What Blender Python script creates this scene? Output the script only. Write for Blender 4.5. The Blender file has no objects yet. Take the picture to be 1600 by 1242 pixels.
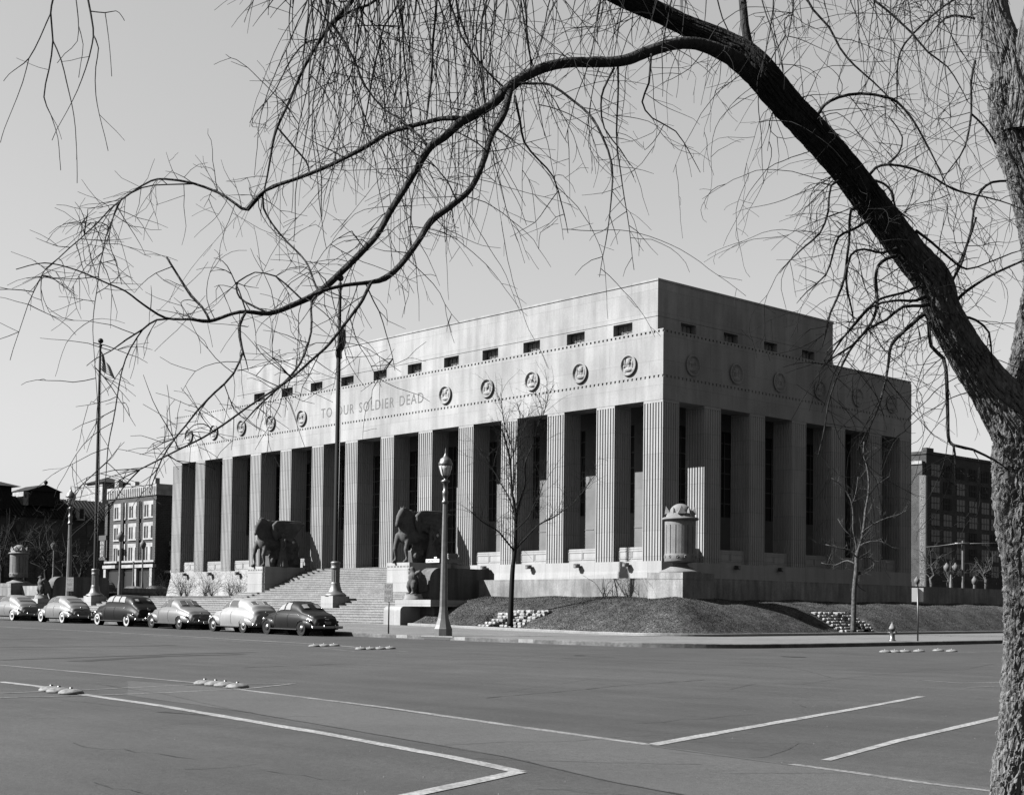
SKYPOW = .62; SKYMUL = .50; SKYSTR = .1; EXPO = 2.7; VS = .63
import bpy, bmesh, math, random
from mathutils import Vector, Matrix
R = math.radians
rnd = random.Random(7)
scn = bpy.context.scene
col = scn.collection
pi = math.pi
# ------------------------------------------------------------------ camera
CF = 2236.516; CYP = 873.071
FW = Vector((-0.73453405, 0.67754846, 0.03725336))
RT = Vector((0.67829901, 0.73468802, 0.01199863))
UP = Vector((0.01923994, -0.03408232, 0.99923382))
CAM = Vector((58.8605, -66.9037, 1.2))
def ray(x, y): return FW + RT*((x-800)/CF) - UP*((y-CYP)/CF)
def PT(x, y, t): return CAM + ray(x, y)*t            # point seen at (x,y) at depth t
def onY(x, y, v):
    d = ray(x, y); return CAM + d*((v-CAM.y)/d.y)
def onX(x, y, v):
    d = ray(x, y); return CAM + d*((v-CAM.x)/d.x)
cd = bpy.data.cameras.new('camera'); cam = bpy.data.objects.new('camera', cd); col.objects.link(cam)
cam.matrix_world = Matrix(((RT.x, UP.x, -FW.x, CAM.x), (RT.y, UP.y, -FW.y, CAM.y), (RT.z, UP.z, -FW.z, CAM.z), (0, 0, 0, 1)))
cd.sensor_width = 36; cd.lens = CF/1600*36; cd.shift_y = (CYP-621)/1600
cd.clip_start = 0.1; cd.clip_end = 6000
scn.camera = cam
# ------------------------------------------------------------------ world, sun
SD = Vector((.6825, 1.0, -.968)).normalized()          # direction the light travels
elev = math.asin(-SD.z)
w = bpy.data.worlds.new("World"); scn.world = w; w.use_nodes = True
nt = w.node_tree; nt.nodes.clear()
sky = nt.nodes.new('ShaderNodeTexSky'); sky.sky_type = 'NISHITA'; sky.sun_disc = False
sky.sun_elevation = elev; sky.sun_rotation = math.atan2(-SD.x, -SD.y)
sky.dust_density = 2.0; sky.air_density = 1.0; sky.ozone_density = 1.0
bw = nt.nodes.new('ShaderNodeRGBToBW')
pw = nt.nodes.new('ShaderNodeMath'); pw.operation = 'POWER'; pw.inputs[1].default_value = SKYPOW
ml = nt.nodes.new('ShaderNodeMath'); ml.operation = 'MULTIPLY'; ml.inputs[1].default_value = SKYMUL
bg = nt.nodes.new('ShaderNodeBackground'); bg.inputs['Strength'].default_value = SKYSTR
out = nt.nodes.new('ShaderNodeOutputWorld')
nt.links.new(sky.outputs[0], bw.inputs[0]); nt.links.new(bw.outputs[0], pw.inputs[0]); nt.links.new(pw.outputs[0], ml.inputs[0])
nt.links.new(ml.outputs[0], bg.inputs['Color']); nt.links.new(bg.outputs[0], out.inputs[0])
sl = bpy.data.lights.new('sun', 'SUN'); sl.energy = 5; sl.angle = R(.5); sl.color = (1, 1, 1)
so = bpy.data.objects.new('sun', sl); col.objects.link(so)
so.rotation_euler = SD.to_track_quat('-Z', 'Y').to_euler(); so.location = (0, -60, 60)
scn.view_settings.view_transform = 'Standard'; scn.view_settings.look = 'None'
scn.view_settings.exposure = EXPO; scn.view_settings.gamma = 1
# ------------------------------------------------------------------ materials
def mat(name, v, rough=.85, noise=(), streak=None, bump=None, metal=0, spec=.5, brick=None, emit=None, coat=0):
    """grey material; noise: list of (scale, lo, hi, detail[, (sx,sy,sz)]) multiplied; brick: (w,h,mortar value mult, mortar size, var)"""
    v = v*VS
    m = bpy.data.materials.new(name); m.use_nodes = True
    t = m.node_tree; b = t.nodes['Principled BSDF']
    b.inputs['Roughness'].default_value = rough; b.inputs['Metallic'].default_value = metal
    b.inputs['Specular IOR Level'].default_value = spec if (rough < .55 or metal) else min(spec, .08)
    if coat: b.inputs['Coat Weight'].default_value = coat; b.inputs['Coat Roughness'].default_value = .06
    geo = t.nodes.new('ShaderNodeNewGeometry')
    def mp(s):
        n = t.nodes.new('ShaderNodeMapping'); n.inputs['Scale'].default_value = s
        t.links.new(geo.outputs['Position'], n.inputs[0]); return n.outputs[0]
    cur = None
    def mul(sock):
        nonlocal cur
        if cur is None: cur = sock; return
        q = t.nodes.new('ShaderNodeMath'); q.operation = 'MULTIPLY'
        t.links.new(cur, q.inputs[0]); t.links.new(sock, q.inputs[1]); cur = q.outputs[0]
    for n_ in noise:
        sc, lo, hi, det = n_[:4]; s3 = n_[4] if len(n_) > 4 else (1, 1, 1)
        n = t.nodes.new('ShaderNodeTexNoise'); n.inputs['Scale'].default_value = sc; n.inputs['Detail'].default_value = det
        n.inputs['Roughness'].default_value = .6
        t.links.new(mp(s3), n.inputs['Vector'])
        r = t.nodes.new('ShaderNodeMapRange'); r.inputs[1].default_value = .37; r.inputs[2].default_value = .63
        r.inputs[3].default_value = lo; r.inputs[4].default_value = hi
        t.links.new(n.outputs[0], r.inputs[0]); mul(r.outputs[0])
    if brick:
        bw_, bh, mv, ms, var = brick[:5]; ax = brick[5] if len(brick) > 5 else 'Y'
        sx = t.nodes.new('ShaderNodeSeparateXYZ'); t.links.new(geo.outputs['Position'], sx.inputs[0])
        cx = t.nodes.new('ShaderNodeCombineXYZ')
        ad = t.nodes.new('ShaderNodeMath'); ad.operation = 'ADD'
        t.links.new(sx.outputs[0], ad.inputs[0]); t.links.new(sx.outputs[1], ad.inputs[1])
        t.links.new(ad.outputs[0], cx.inputs[0]); t.links.new(sx.outputs[2], cx.inputs[1])
        br = t.nodes.new('ShaderNodeTexBrick'); br.inputs['Scale'].default_value = 1
        br.inputs['Brick Width'].default_value = bw_; br.inputs['Row Height'].default_value = bh
        br.inputs['Mortar Size'].default_value = ms; br.inputs['Mortar Smooth'].default_value = .2
        br.inputs['Color1'].default_value = (1, 1, 1, 1); br.inputs['Color2'].default_value = (var, var, var, 1)
        br.inputs['Mortar'].default_value = (mv, mv, mv, 1)
        t.links.new(cx.outputs[0], br.inputs['Vector'])
        bb = t.nodes.new('ShaderNodeRGBToBW'); t.links.new(br.outputs[0], bb.inputs[0]); mul(bb.outputs[0])
    if cur is None: b.inputs['Base Color'].default_value = (v, v, v, 1)
    else:
        q = t.nodes.new('ShaderNodeMath'); q.operation = 'MULTIPLY'; q.inputs[1].default_value = v
        t.links.new(cur, q.inputs[0]); cc = t.nodes.new('ShaderNodeCombineColor')
        for i in range(3): t.links.new(q.outputs[0], cc.inputs[i])
        t.links.new(cc.outputs[0], b.inputs['Base Color'])
    if bump:
        sc, st, dist = bump[:3]; s3 = bump[3] if len(bump) > 3 else (1, 1, 1)
        n = t.nodes.new('ShaderNodeTexNoise'); n.inputs['Scale'].default_value = sc; n.inputs['Detail'].default_value = 6
        t.links.new(mp(s3), n.inputs['Vector'])
        u = t.nodes.new('ShaderNodeBump'); u.inputs['Strength'].default_value = st; u.inputs['Distance'].default_value = dist
        t.links.new(n.outputs[0], u.inputs['Height']); t.links.new(u.outputs[0], b.inputs['Normal'])
    if emit: b.inputs['Emission Color'].default_value = (emit, emit, emit, 1); b.inputs['Emission Strength'].default_value = 1
    return m
M = {}
M['stone'] = mat('limestone', 0.185, .9, noise=[(.12, .93, 1.04, 4), (1.5, .9, 1.06, 4, (1, 1, .12)), (9, .95, 1.03, 3)], brick=(2.3, 1.6, .66, .016, .88), bump=(30, .15, .01))
M['frieze'] = mat('frieze_limestone', 0.19, .9, noise=[(.16, .8, 1.06, 5), (1.3, .84, 1.05, 6, (1, 1, .08)), (.7, .88, 1.04, 5, (1, 1, .3)), (9, .93, 1.05, 4)], brick=(2.3, 1.55, .72, .014, .9))
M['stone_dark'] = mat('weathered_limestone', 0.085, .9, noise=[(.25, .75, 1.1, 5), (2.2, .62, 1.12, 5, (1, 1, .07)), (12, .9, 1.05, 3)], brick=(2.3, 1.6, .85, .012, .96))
M['terrace'] = mat('stained_limestone', 0.13, .92, noise=[(.5, .7, 1.12, 5), (2.5, .72, 1.15, 5, (1, 1, .15)), (14, .85, 1.1, 4)], brick=(2.6, 1.5, .8, .012, .95))
M['step'] = mat('granite_step', 0.14, .85, noise=[(.8, .85, 1.1, 4), (7, .8, 1.15, 5), (25, .85, 1.1, 3)], brick=(1.35, .1525, .72, .012, .86))
M['inner'] = mat('loggia_limestone', .088, .9, noise=[(.5, .85, 1.1, 4)], brick=(1.8, 1.2, .8, .012, .96))  # darker copy of the hall's limestone, recess shade put into its colour
M['glass_dark'] = mat('dark_glass', .008, .5, spec=.12)
M['bronze'] = mat('bronze', .035, .4, metal=.3, noise=[(4, .7, 1.3, 4)])
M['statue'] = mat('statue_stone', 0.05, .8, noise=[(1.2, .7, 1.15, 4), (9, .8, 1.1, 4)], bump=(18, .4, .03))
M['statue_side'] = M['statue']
M['urn'] = mat('urn_granite', 0.1, .8, noise=[(2, .85, 1.1, 4), (30, .8, 1.15, 3)])
M['asphalt'] = mat('asphalt', 0.031, .82, noise=[(.06, .88, 1.1, 4), (.5, .92, 1.08, 5), (1.2, .9, 1.06, 4, (.16, 1, 1)), (14, .9, 1.1, 3), (70, .72, 1.3, 2)], bump=(90, .35, .01), spec=.35)
M['patch'] = mat('newer_asphalt', 0.04, .85, noise=[(.5, .92, 1.06, 5), (14, .92, 1.08, 3), (70, .72, 1.3, 2)], bump=(90, .35, .01), spec=.3)
M['tar'] = mat('tar_seam', .024, .6, noise=[(2, .7, 1.3, 4)])
M['skid'] = mat('tyre_mark', 0.017, .8, noise=[(1.5, .8, 1.3, 4)])
M['paint'] = mat('road_paint', 0.15, .75, noise=[(3, .75, 1.1, 6), (25, .6, 1.2, 4)])
M['paint2'] = mat('worn_road_paint', 0.105, .8, noise=[(2.2, .7, 1.15, 6), (22, .55, 1.25, 4)])
M['walk'] = mat('concrete_pavement', 0.08, .88, noise=[(.3, .9, 1.08, 4), (3, .88, 1.08, 5), (30, .85, 1.12, 3)])
M['kerb'] = mat('kerb_stone', 0.07, .88, noise=[(.8, .55, 1.15, 5), (8, .75, 1.15, 4)])
M['kerb_light'] = mat('pale_kerb_stone', 0.13, .85, noise=[(1.2, .85, 1.1, 5), (12, .85, 1.1, 4)])
M['grass'] = mat('winter_grass', 0.026, .95, noise=[(.3, .65, 1.35, 5), (1.1, .75, 1.25, 5), (4, .65, 1.35, 5), (16, .45, 1.7, 5)], bump=(25, .5, .04), spec=.1)
M['grass2'] = mat('grass_blade', 0.03, .9, noise=[(1.2, .6, 1.5, 3)], spec=.15)
M['earth'] = mat('earth', .05, .95, noise=[(2, .7, 1.2, 5)])
M['rock'] = mat('white_rubble', 0.17, .9, noise=[(3, .7, 1.15, 5)], bump=(9, .5, .05))
M['brick_far'] = mat('dark_brick', 0.034, .9, noise=[(.3, .8, 1.2, 4), (6, .8, 1.2, 3)], brick=(.8, .3, 1.5, .03, .8))
M['brick_lit'] = mat('brown_brick', 0.032, .9, noise=[(.4, .8, 1.15, 4), (8, .75, 1.2, 3)], brick=(.5, .22, 1.6, .025, .75))
M['pale_far'] = mat('pale_masonry', 0.18, .9, noise=[(1.5, .75, 1.1, 5)])
M['tile'] = mat('roof_tile', 0.008, .85, noise=[(5, .6, 1.4, 4)])
M['pane_far'] = mat('window_pane', .012, .35, spec=.2)
M['curtain'] = mat('window_blind', 0.016, .8, noise=[(4, .6, 1.2, 3)])
M['blind'] = mat('bright_window_blind', 0.13, .8, noise=[(6, .85, 1.1, 3)])
M['iron'] = mat('painted_iron', 0.015, .45, noise=[(6, .7, 1.4, 4)])
M['lamp_metal'] = mat('lamp_post_metal', 0.048, .5, noise=[(5, .8, 1.2, 4)], metal=.2)
M['white'] = mat('white_enamel', 0.32, .6)
M['opal'] = mat('opal_glass', 0.3, .25, noise=[(5, .8, 1.1, 3)])
M['pole'] = mat('flagpole_paint', .009, .6)
M['ceiling'] = mat('loggia_plaster', .03, .95)  # toned dark so the colour adds to the recess shade
M['globe_far'] = mat('grey_globe', 0.07, .6)  # plain darker grey than the opal of the near lamps
M['sign_letter'] = mat('painted_letter', 0.09, .8)
M['darkbark'] = mat('dark_tree_bark', .012, .9)
M['sign'] = mat('sign_face', .1, .6, noise=[(20, .8, 1.2, 3)])
M['black'] = mat('black_paint', .008, .5)
M['bark'] = None
# ------------------------------------------------------------------ mesh helpers
class MB:
    def __init__(s): s.v = []; s.f = []; s.sm = []
    def add(s, vs, fs, smooth=False):
        o = len(s.v); s.v += [tuple(p) for p in vs]
        for f in fs: s.f.append(tuple(i+o for i in f)); s.sm.append(smooth)
    def box(s, x0, x1, y0, y1, z0, z1):
        if x0 > x1: x0, x1 = x1, x0
        if y0 > y1: y0, y1 = y1, y0
        if z0 > z1: z0, z1 = z1, z0
        s.add([(x0,y0,z0),(x1,y0,z0),(x1,y1,z0),(x0,y1,z0),(x0,y0,z1),(x1,y0,z1),(x1,y1,z1),(x0,y1,z1)],
              [(0,3,2,1),(4,5,6,7),(0,1,5,4),(1,2,6,5),(2,3,7,6),(3,0,4,7)])
    def prism(s, poly, z0, z1, axis='z', smooth=False):
        """poly: list of 2d points ccw; axis z: (x,y); axis y: (x,z) extruded along y; axis x: (y,z)"""
        n = len(poly)
        def P(p, h): return (p[0],p[1],h) if axis == 'z' else ((p[0],h,p[1]) if axis == 'y' else (h,p[0],p[1]))
        s.add([P(p,z0) for p in poly]+[P(p,z1) for p in poly],
              [(i,(i+1)%n,(i+1)%n+n,i+n) for i in range(n)]+[tuple(range(n))[::-1], tuple(range(n,2*n))], smooth)
    def lathe(s, prof, c=(0,0,0), n=24, smooth=True, axis='z', ang0=0, caps=True):
        """prof: list of (r,h)"""
        vs = []; fs = []
        for r, h in prof:
            for k in range(n):
                a = ang0+2*pi*k/n; x, y = r*math.cos(a), r*math.sin(a)
                p = (x,y,h) if axis == 'z' else ((x,h,y) if axis == 'y' else (h,x,y))
                vs.append((p[0]+c[0], p[1]+c[1], p[2]+c[2]))
        for j in range(len(prof)-1):
            for k in range(n): fs.append((j*n+k, j*n+(k+1)%n, (j+1)*n+(k+1)%n, (j+1)*n+k))
        s.add(vs, fs, smooth)
        if caps and prof[0][0] > 1e-4: s.add(vs[:n], [tuple(range(n))[::-1]])
        if caps and prof[-1][0] > 1e-4: s.add(vs[-n:], [tuple(range(n))])
    def tube(s, pts, rad, n=6, smooth=True, caps=True):
        """pts list of Vector; rad float or list"""
        N = len(pts)
        if not isinstance(rad, (list, tuple)): rad = [rad]*N
        pts = [Vector(p) for p in pts]
        t0 = (pts[1]-pts[0]).normalized()
        u = t0.orthogonal().normalized(); vs = []
        for i, p in enumerate(pts):
            t = (pts[min(i+1,N-1)]-pts[max(i-1,0)])
            if t.length < 1e-9: t = t0
            t = t.normalized(); u = (u-t*u.dot(t))
            if u.length < 1e-6: u = t.orthogonal()
            u.normalize(); v = t.cross(u); r = rad[i]
            for k in range(n):
                a = 2*pi*k/n; q = p+(u*math.cos(a)+v*math.sin(a))*r; vs.append((q.x,q.y,q.z))
        fs = [(j*n+k, j*n+(k+1)%n, (j+1)*n+(k+1)%n, (j+1)*n+k) for j in range(N-1) for k in range(n)]
        if caps: fs += [tuple(range(n))[::-1], tuple(range((N-1)*n, N*n))]
        s.add(vs, fs, smooth)
    def grid(s, rows, smooth=True, close=False):
        n = len(rows[0]); vs = [p for r in rows for p in r]
        m = n if close else n-1
        s.add(vs, [(j*n+k, j*n+(k+1)%n, (j+1)*n+(k+1)%n, (j+1)*n+k) for j in range(len(rows)-1) for k in range(m)], smooth)
    def ball(s, c, r, nu=12, nv=8, sc=(1,1,1), smooth=True):
        prof = [(r*math.sin(pi*j/nv), -r*math.cos(pi*j/nv)) for j in range(nv+1)]
        vs = []; fs = []
        for (q, h) in prof:
            for k in range(nu):
                a = 2*pi*k/nu; vs.append((c[0]+q*math.cos(a)*sc[0], c[1]+q*math.sin(a)*sc[1], c[2]+h*sc[2]))
        for j in range(nv):
            for k in range(nu): fs.append((j*nu+k, j*nu+(k+1)%nu, (j+1)*nu+(k+1)%nu, (j+1)*nu+k))
        s.add(vs, fs, smooth)
    def xf(s, mtx):
        s.v = [tuple(mtx @ Vector(p)) for p in s.v]; return s
    def mesh(s, name, m):
        me = bpy.data.meshes.new(name); me.from_pydata(s.v, [], s.f); me.update()
        if m is not None:
            for q in (m if isinstance(m, (list, tuple)) else [m]): me.materials.append(q)
        me.polygons.foreach_set('use_smooth', s.sm)
        return me
    def build(s, name, m, parent=None, rel=True):
        o = bpy.data.objects.new(name, s.mesh(name, m)); col.objects.link(o)
        if parent is not None:
            o.parent = parent
            if rel: # vertices are in world coordinates: bring them to the parent's frame (parents are unscaled)
                mw = Matrix.LocRotScale(parent_loc(parent), parent.rotation_euler if parent.parent is None else root_of(parent).rotation_euler, None)
                o.data.transform(mw.inverted())
        return o
def root_of(o):
    while o.parent is not None: o = o.parent
    return o
def parent_loc(o): return root_of(o).location
def tag(o, label, cat, group=None, kind=None):
    if label: o['label'] = label
    if cat: o['category'] = cat
    if group: o['group'] = group
    if kind: o['kind'] = kind
    return o
def thing(name, label, cat, loc=(0,0,0), rz=0, group=None):
    o = bpy.data.objects.new(name, None); col.objects.link(o); o.empty_display_size = .3
    o.location = loc; o.rotation_euler = (0, 0, rz)
    return tag(o, label, cat, group)
def struct(o):
    o['kind'] = 'structure'; return o
def copy_tree(o, parent=None):
    c = o.copy(); col.objects.link(c); c.parent = parent
    for ch in list(o.children): copy_tree(ch, c)
    return c
def text_mesh(txt, size, extrude, spacing=1.0, bevel=0):
    """returns (verts, faces) of a line of text lying in the XY plane, left-bottom at origin"""
    cu = bpy.data.curves.new('t', 'FONT'); cu.body = txt; cu.size = size; cu.extrude = extrude
    cu.space_character = spacing; cu.resolution_u = 3; cu.offset = bevel
    o = bpy.data.objects.new('t', cu); col.objects.link(o)
    dg = bpy.context.evaluated_depsgraph_get(); me = bpy.data.meshes.new_from_object(o.evaluated_get(dg))
    vs = [v.co.copy() for v in me.vertices]; fs = [tuple(p.vertices) for p in me.polygons]
    bpy.data.objects.remove(o); bpy.data.curves.remove(cu); bpy.data.meshes.remove(me)
    return vs, fs
def sculpt(mb, name, m, parent=None, voxel=.05, smooth=4, world=True):
    """fuse overlapping closed shapes into one continuous surface"""
    me = mb.mesh('tmp', None); o = bpy.data.objects.new('tmp', me); col.objects.link(o)
    md = o.modifiers.new('r', 'REMESH'); md.mode = 'VOXEL'; md.voxel_size = voxel; md.use_smooth_shade = True
    if smooth:
        sm = o.modifiers.new('s', 'SMOOTH'); sm.factor = .5; sm.iterations = smooth
    dg = bpy.context.evaluated_depsgraph_get(); res = bpy.data.meshes.new_from_object(o.evaluated_get(dg))
    bpy.data.objects.remove(o); bpy.data.meshes.remove(me)
    res.name = name; res.materials.clear(); res.materials.append(m)
    res.polygons.foreach_set('use_smooth', [True]*len(res.polygons))
    ob = bpy.data.objects.new(name, res); col.objects.link(ob)
    if parent is not None:
        ob.parent = parent
        if world:
            ob.data.transform(Matrix.LocRotScale(parent_loc(parent), root_of(parent).rotation_euler, None).inverted())
    return ob
# ================================================================== GROUND
def sp(x, k=4.0): return k*math.log1p(math.exp(max(-40, min(40, x/k))))
def G(x, y):
    z = -.07 + .011*sp(6-x) + .006*min(0, y+26) + .006*sp(y+18)
    return .6*math.tanh(z/.6) if z > 0 else max(z, -.9)
def grid_coords(a, b, fine0, fine1, d0, dmax):
    out_ = []; x = a
    while x < b:
        out_.append(x)
        dist = 0 if fine0 <= x <= fine1 else min(abs(x-fine0), abs(x-fine1))
        st = min(dmax, d0+dist*.15)
        if x < fine0 < x+st: st = fine0-x
        x += max(st, .5)
    out_.append(b); return out_
def sheet(name, xs, ys, zf, m):
    mb = MB(); mb.grid([[(x, y, zf(x, y)) for x in xs] for y in ys]); return struct(mb.build(name, m))
sheet('ground', grid_coords(-4000, 3000, -130, 100, 5, 500), grid_coords(-2000, 4000, -110, 120, 5, 500), lambda x, y: G(x, y)-.06, M['earth'])
sheet('road', grid_coords(-230, 120, -60, 70, 2.5, 12), grid_coords(-130, 190, -80, 60, 2.5, 12), G, M['asphalt'])
# --- kerb and pavement -------------------------------------------------
def path(xa, yk, r, xk, yb, n1=40, n2=16, n3=34):
    p = [(xa+(xk-r-xa)*(i/n1)**.8, yk) for i in range(n1)]
    cx, cy = xk-r, yk+r
    p += [(cx+r*math.sin(pi/2*i/n2), cy-r*math.cos(pi/2*i/n2)) for i in range(n2+1)]
    p += [(xk, cy+(yb-cy)*(i/n3)**1.3) for i in range(1, n3+1)]
    return p
KY, KX = -26.3, 25.0
outer = path(-130, KY, 4.2, KX, 90)
inner0 = path(-130, KY+.2, 4.0, KX-.2, 90)
LY, LX = -17.6, 16.8
lawnp = path(-130, LY, 3.2, LX, 90)
def SW(x, y):                                            # pavement height
    d = min(9, max(0, min(y-KY, KX-x)) if (y < LY+3 or x > LX-3) else 9)
    if y > LY and x > LX-3: d = max(0, min(9, KX-x))
    return G(x, y)+.16+d*(.009+.014*max(0, min(1, (12-x)/14)))
def strip(name, A, B, za, zb, n, m):
    mb = MB(); rows = []
    for j in range(n+1):
        t = j/n
        rows.append([(a[0]+(b[0]-a[0])*t, a[1]+(b[1]-a[1])*t, za(a)*(1-t)+zb(b)*t if n < 2 else None) for a, b in zip(A, B)])
    if n >= 2:
        rows = [[(p[0], p[1], SW(p[0], p[1])) for p in r] for r in rows]
    mb.grid(rows[::-1] if False else rows, smooth=False); return mb
mb = strip('', inner0, lawnp, None, None, 7, None); struct(mb.build('pavement', M['walk']))
kz = lambda p: SW(p[0], p[1])+.004
mb = MB()
mb.grid([[(a[0], a[1], G(a[0], a[1])-.05) for a in outer], [(a[0], a[1], kz(a)-.02) for a in outer],
         [(a[0]*.86+b[0]*.14, a[1]*.86+b[1]*.14, kz(b)) for a, b in zip(outer, inner0)], [(b[0], b[1], kz(b)) for b in inner0],
         [(b[0], b[1], kz(b)-.1) for b in inner0]], smooth=False)
struct(mb.build('kerb', M['kerb']))
# paler kerb slabs and the drain opening under the lamp
mb = MB()
for x0, x1 in ((7.1, 7.9), (11.2, 11.9), (-1.0, .3), (15.3, 16.2)):
    z = SW(x0, KY)
    mb.box(x0, x1, KY-.006, KY+.21, z-.14, z+.008)
struct(mb.build('kerb_slab', M['kerb_light']))
mb = MB(); z = SW(10, KY); mb.box(9.1, 10.9, KY-.012, KY+.05, z-.15, z-.035); struct(mb.build('drain_opening', M['black']))
mb = MB(); mb.box(8.9, 11.1, KY-.02, KY+.5, z-.03, z+.012); struct(mb.build('drain_cover_slab', M['kerb_light']))
# pavement joints
mb = MB()
for i in range(-30, 17):
    x = i*1.9
    if x > 19: continue
    ya, yb = KY+.2, LY
    N = 6
    mb.grid([[(x-.012, ya+(yb-ya)*j/N, SW(x, ya+(yb-ya)*j/N)+.004) for j in range(N+1)], [(x+.012, ya+(yb-ya)*j/N, SW(x, ya+(yb-ya)*j/N)+.004) for j in range(N+1)]][::-1], smooth=False)
for j in range(1, 3):
    y = KY+j*2.9
    mb.grid([[(x, y-.012, SW(x, y)+.0045) for x in range(-58, 20, 2)], [(x, y+.012, SW(x, y)+.0045) for x in range(-58, 20, 2)]][::-1], smooth=False)
struct(mb.build('pavement_joints', M['tar']))
# --- low lawn kerb -------------------------------------------------------
def lawn_edge(xa, name, label):
    A = [p for p in lawnp if p[0] > xa-.01]
    if A[0][0] > xa+.3: A = [(xa, LY)]+A
    mb = MB(); off = []
    for i, p in enumerate(A):
        a = A[max(i-1, 0)]; b = A[min(i+1, len(A)-1)]
        t = Vector((b[0]-a[0], b[1]-a[1])).normalized(); off.append((p[0]-t.y*.28, p[1]+t.x*.28))
    h = lambda p: SW(p[0], p[1])+.13
    mb.grid([[(p[0], p[1], h(p)-.3) for p in A], [(p[0], p[1], h(p)-.02) for p in A],
             [(p[0]*.93+q[0]*.07, p[1]*.93+q[1]*.07, h(p)) for p, q in zip(A, off)], [(q[0], q[1], h(p)) for p, q in zip(A, off)],
             [(q[0], q[1], h(p)-.3) for p, q in zip(A, off)]], smooth=False)
    o = mb.build(name, M['kerb_light']); tag(o, label, 'kerb'); return o
lawn_edge(-3.0, 'lawn_edging', 'low pale stone edging round the foot of the grass bank')
# --- grass bank -----------------------------------------------------------
TZ = 2.06
WELLS = [(4.3, -17.2, 'f'), (0, 0, 's')]
T1 = onY(797, 977, -16.85); T2 = onX(1336, 988, 16.15)
def smooth_step(t): t = max(0, min(1, t)); return t*t*(3-2*t)
def bank(x, y):
    # distance inward from the rounded edging
    r = 3.0; cx, cy = LX-.28-r, LY+.28+r
    if x > cx and y < cy: d = r-math.hypot(x-cx, y-cy)
    else: d = min(LX-.28-x, y-LY-.28)
    d = max(0, d)
    L = 5.3 if y < cy+2 and x < cx+0 else 4.2
    # blend of run length round the corner
    k = smooth_step((x-cx+3)/5); L = 5.3*(1-k)+4.1*k
    t = min(1, d/L)
    base = SW(min(x, LX), max(y, LY))+.10
    top = TZ+.004*max(0, y)
    f = 1-(1-t)**2.0
    f = f*.8+.2*smooth_step(t)
    z = base+(top-base)*f+.035*math.sin(x*1.3+y*.7)+.025*math.sin(x*.6-y*1.9)
    return z, base, t
def lawn_z(x, y):
    z, base, t = bank(x, y)
    # tree pits cut into the bank
    dx, dy = x-T1.x, y-LY
    if -1.9-.35*dy < dx < 1.2 and dy < 2.0: z = min(z, base+.0)
    dx, dy = LX-x, y-T2.y
    if -1.7 < dy < 1.5+.3*dx and dx < 2.1: z = min(z, base+.0)
    return z
mb = MB()
xs = [-3.0+i*.22 for i in range(int((LX-.28+3.0)/.22)+1)]+[LX-.285]; ys = [LY+.285+i*.22 for i in range(26)]
mb.grid([[(x, y, lawn_z(x, y)) for x in xs] for y in ys])
xs2 = [11.6+i*.22 for i in range(24)]; xs2 = [x for x in xs2 if x < LX-.285]+[LX-.285]
ys2 = [ys[-1]+i*.25 for i in range(120)]; ys2 = ys2+[ys2[-1]+i*2.5 for i in range(1, 16)]
mb.grid([[(x, y, lawn_z(x, y)) for x in xs2] for y in ys2])
# keep vertices inside the rounded corner
cx, cy, r_ = LX-3.2, LY+3.2, 2.92
def clampc(p):
    x, y, z = p
    if x > cx and y < cy:
        d = math.hypot(x-cx, y-cy)
        if d > r_: return (cx+(x-cx)*r_/d, cy+(y-cy)*r_/d, z)
    return p
mb.v = [clampc(p) for p in mb.v]
struct(mb.build('grass_bank', M['grass']))
# grass blades
mb = MB(); gr = random.Random(3)
for i in range(60000):
    if gr.random() < .62: x, y = gr.uniform(-2.8, 16.3), gr.uniform(LY+.3, -12.3)
    else: x, y = gr.uniform(12.5, 16.4), gr.uniform(-13, 26)
    if x > cx and y < cy and math.hypot(x-cx, y-cy) > r_: continue
    z, base, t = bank(x, y)
    if lawn_z(x, y) < z-.05: continue
    h = gr.uniform(.02, .055); a = gr.uniform(0, 6.28); ww = gr.uniform(.01, .022); lx, ly = gr.uniform(-.05, .05), gr.uniform(-.05, .05)
    c, s_ = math.cos(a)*ww, math.sin(a)*ww
    o = len(mb.v); mb.v += [(x-c, y-s_, z-.01), (x+c, y+s_, z-.01), (x+lx, y+ly, z+h)]; mb.f.append((o, o+1, o+2)); mb.sm.append(False)
g_ = mb.build('lawn_grass', M['grass2']); tag(g_, 'short dry winter grass on the bank below the terrace walls', 'grass', kind='stuff')
# left lawn behind the cars
mb = MB(); xs = [-100+i*1.0 for i in range(44)]; ys = [LY+.5*i for i in range(13)]
mb.grid([[(x, y, SW(x, y)+.02+(TZ+.1-SW(x, y))*(1-(1-min(1, (y-LY)/5.4))**2)) for x in xs] for y in ys])
struct(mb.build('grass_slope', M['grass']))
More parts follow.
